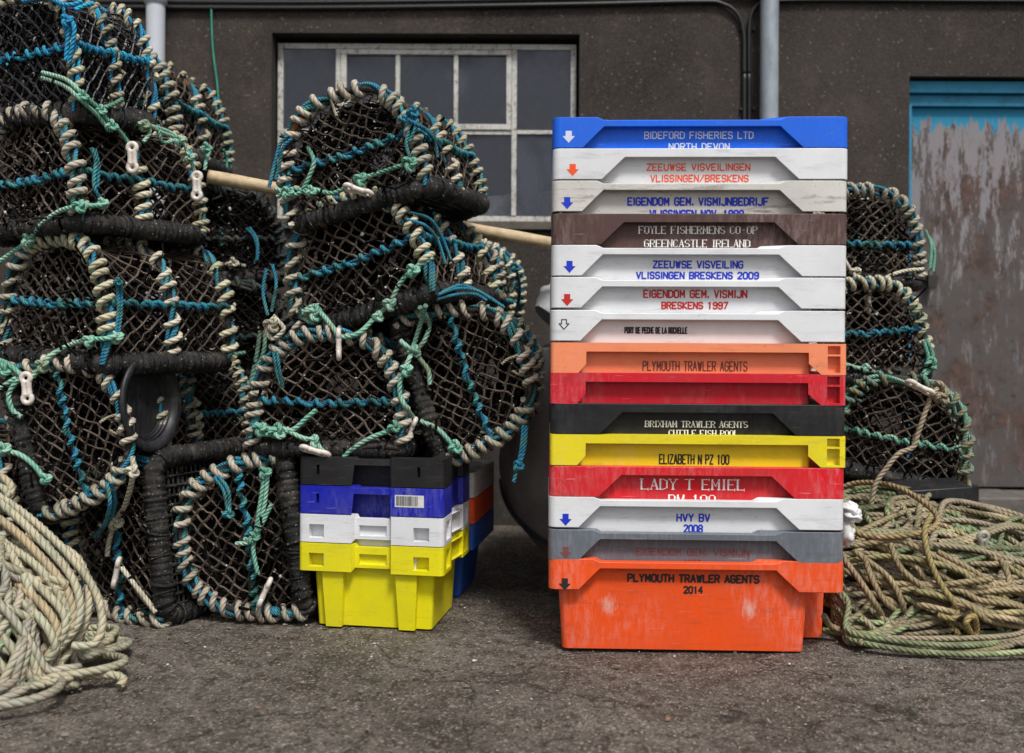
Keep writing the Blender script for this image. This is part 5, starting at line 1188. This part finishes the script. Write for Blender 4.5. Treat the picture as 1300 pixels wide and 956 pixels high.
# ------------------------------------------------------------------ canvas bag between the stacks
def blob(cx, cy, z0, a, b, h, ex=2.6, nu=48, nv=30, wr=0.012, seed=0, under=0.55):
    mb = MB(); V = []
    for j in range(nv+1):
        f = j/nv; zz = z0+h*f
        pr = (1-abs(2*max(0, 0.5-f)*1.0)**2.2)**0.6 if f < 0.5 else (1-0.22*(2*f-1)**2)*(1-max(0, f-0.93)/0.07*0.5)
        pr = max(pr, 0.12)
        for i in range(nu):
            t = 2*math.pi*i/nu; c, s_ = math.cos(t), math.sin(t)
            x = a*pr*math.copysign(abs(c)**(2/ex), c); y = b*pr*math.copysign(abs(s_)**(2/ex), s_)
            nn = mnoise.noise((x*5+seed, y*5, zz*5))*wr*2+mnoise.noise((x*16+seed, y*16, zz*9))*wr*0.6
            V.append((cx+x*(1+nn), cy+y*(1+nn), zz+nn*0.3))
    fs = [(j*nu+i, j*nu+(i+1) % nu, (j+1)*nu+(i+1) % nu, (j+1)*nu+i) for j in range(nv) for i in range(nu)]
    mb.add(V, fs); mb.add(V[:nu], [tuple(range(nu-1, -1, -1))]); mb.add(V[-nu:], [tuple(range(nu))]); return mb
bagm = simple('grey_canvas', (0.20, 0.185, 0.185), 0.9, 0.3, 7, 0.5, 0, 240)
bag = empty('canvas_bag', (0.36, 3.62, 0)); tag(bag, 'bulging grey canvas bag standing between the short stack and tall stack', 'bag')
bb = blob(0, 0, 0.0, 0.40, 0.33, 0.86, seed=3, wr=0.02); bb.build('body', bagm, bag)
fl = blob(0.09, 0.03, 0.80, 0.30, 0.26, 0.22, seed=8, wr=0.28); fl.build('liner', simple('white_sheet', (0.30, 0.30, 0.30), 0.5, 0.25, 12, 0.3), bag)
sm = MB(); base_pts = []
for k in range(60):
    t = R(176+78*k/59); zz = 0.34-0.22*math.sin(math.pi*0.5*k/59)
    f = (zz-0)/0.86; pr = (1-(2*max(0, 0.5-f))**2.2)**0.6; c, s_ = math.cos(t), math.sin(t); ex = 2.6
    base_pts.append((0.404*pr*math.copysign(abs(c)**(2/ex), c)*1.012, 0.333*pr*math.copysign(abs(s_)**(2/ex), s_)*1.012, zz))
sm.tube(smoothpath(base_pts, 0.01), 0.006, 6)
for k in range(2, 58): 
    p_ = np.array(base_pts[k]); sm.tube([p_+(0, -.006, .012), p_+(0, -.009, -.012)], 0.0022, 4)
sm.build('seam', simple('dark_stitch', (0.03, 0.035, 0.045), 0.6), bag)

# ------------------------------------------------------------------ white plastic bag wedged beside the tall stack
wb = MB()
def lump(c, s_, seed):
    V = []; nu, nv = 22, 14
    for j in range(nv+1):
        for i in range(nu):
            t = 2*math.pi*i/nu; p_ = math.pi*j/nv; d_ = np.array((math.sin(p_)*math.cos(t), math.sin(p_)*math.sin(t), math.cos(p_)))
            k = 1+0.45*mnoise.noise(Vector(d_*2.1+seed))+0.16*abs(mnoise.noise(Vector(d_*6+seed)))
            V.append(np.asarray(c)+d_*k*np.asarray(s_))
    wb.add(V, [(j*nu+i, (j+1)*nu+i, (j+1)*nu+(i+1) % nu, j*nu+(i+1) % nu) for j in range(nv) for i in range(nu)])
q = W(1079, 655, 2.86); q[0] = max(q[0], 0.93)
lump(q+(0.0, 0, 0.0), (0.03, 0.045, 0.020), 1); lump(q+(-0.005, 0.0, 0.022), (0.024, 0.04, 0.018), 5); lump(q+(-0.012, 0.0, -0.048), (0.020, 0.035, 0.036), 9)
tag(wb.build('plastic_bag', simple('white_film', (0.72, 0.72, 0.72), 0.35, 0.08, 20, 0.3)), 'crumpled white plastic bag wedged between the tall stack and the olive rope', 'plastic bag')
print('verts', sum(len(o.data.vertices) for o in bpy.data.objects if o.type == 'MESH'))
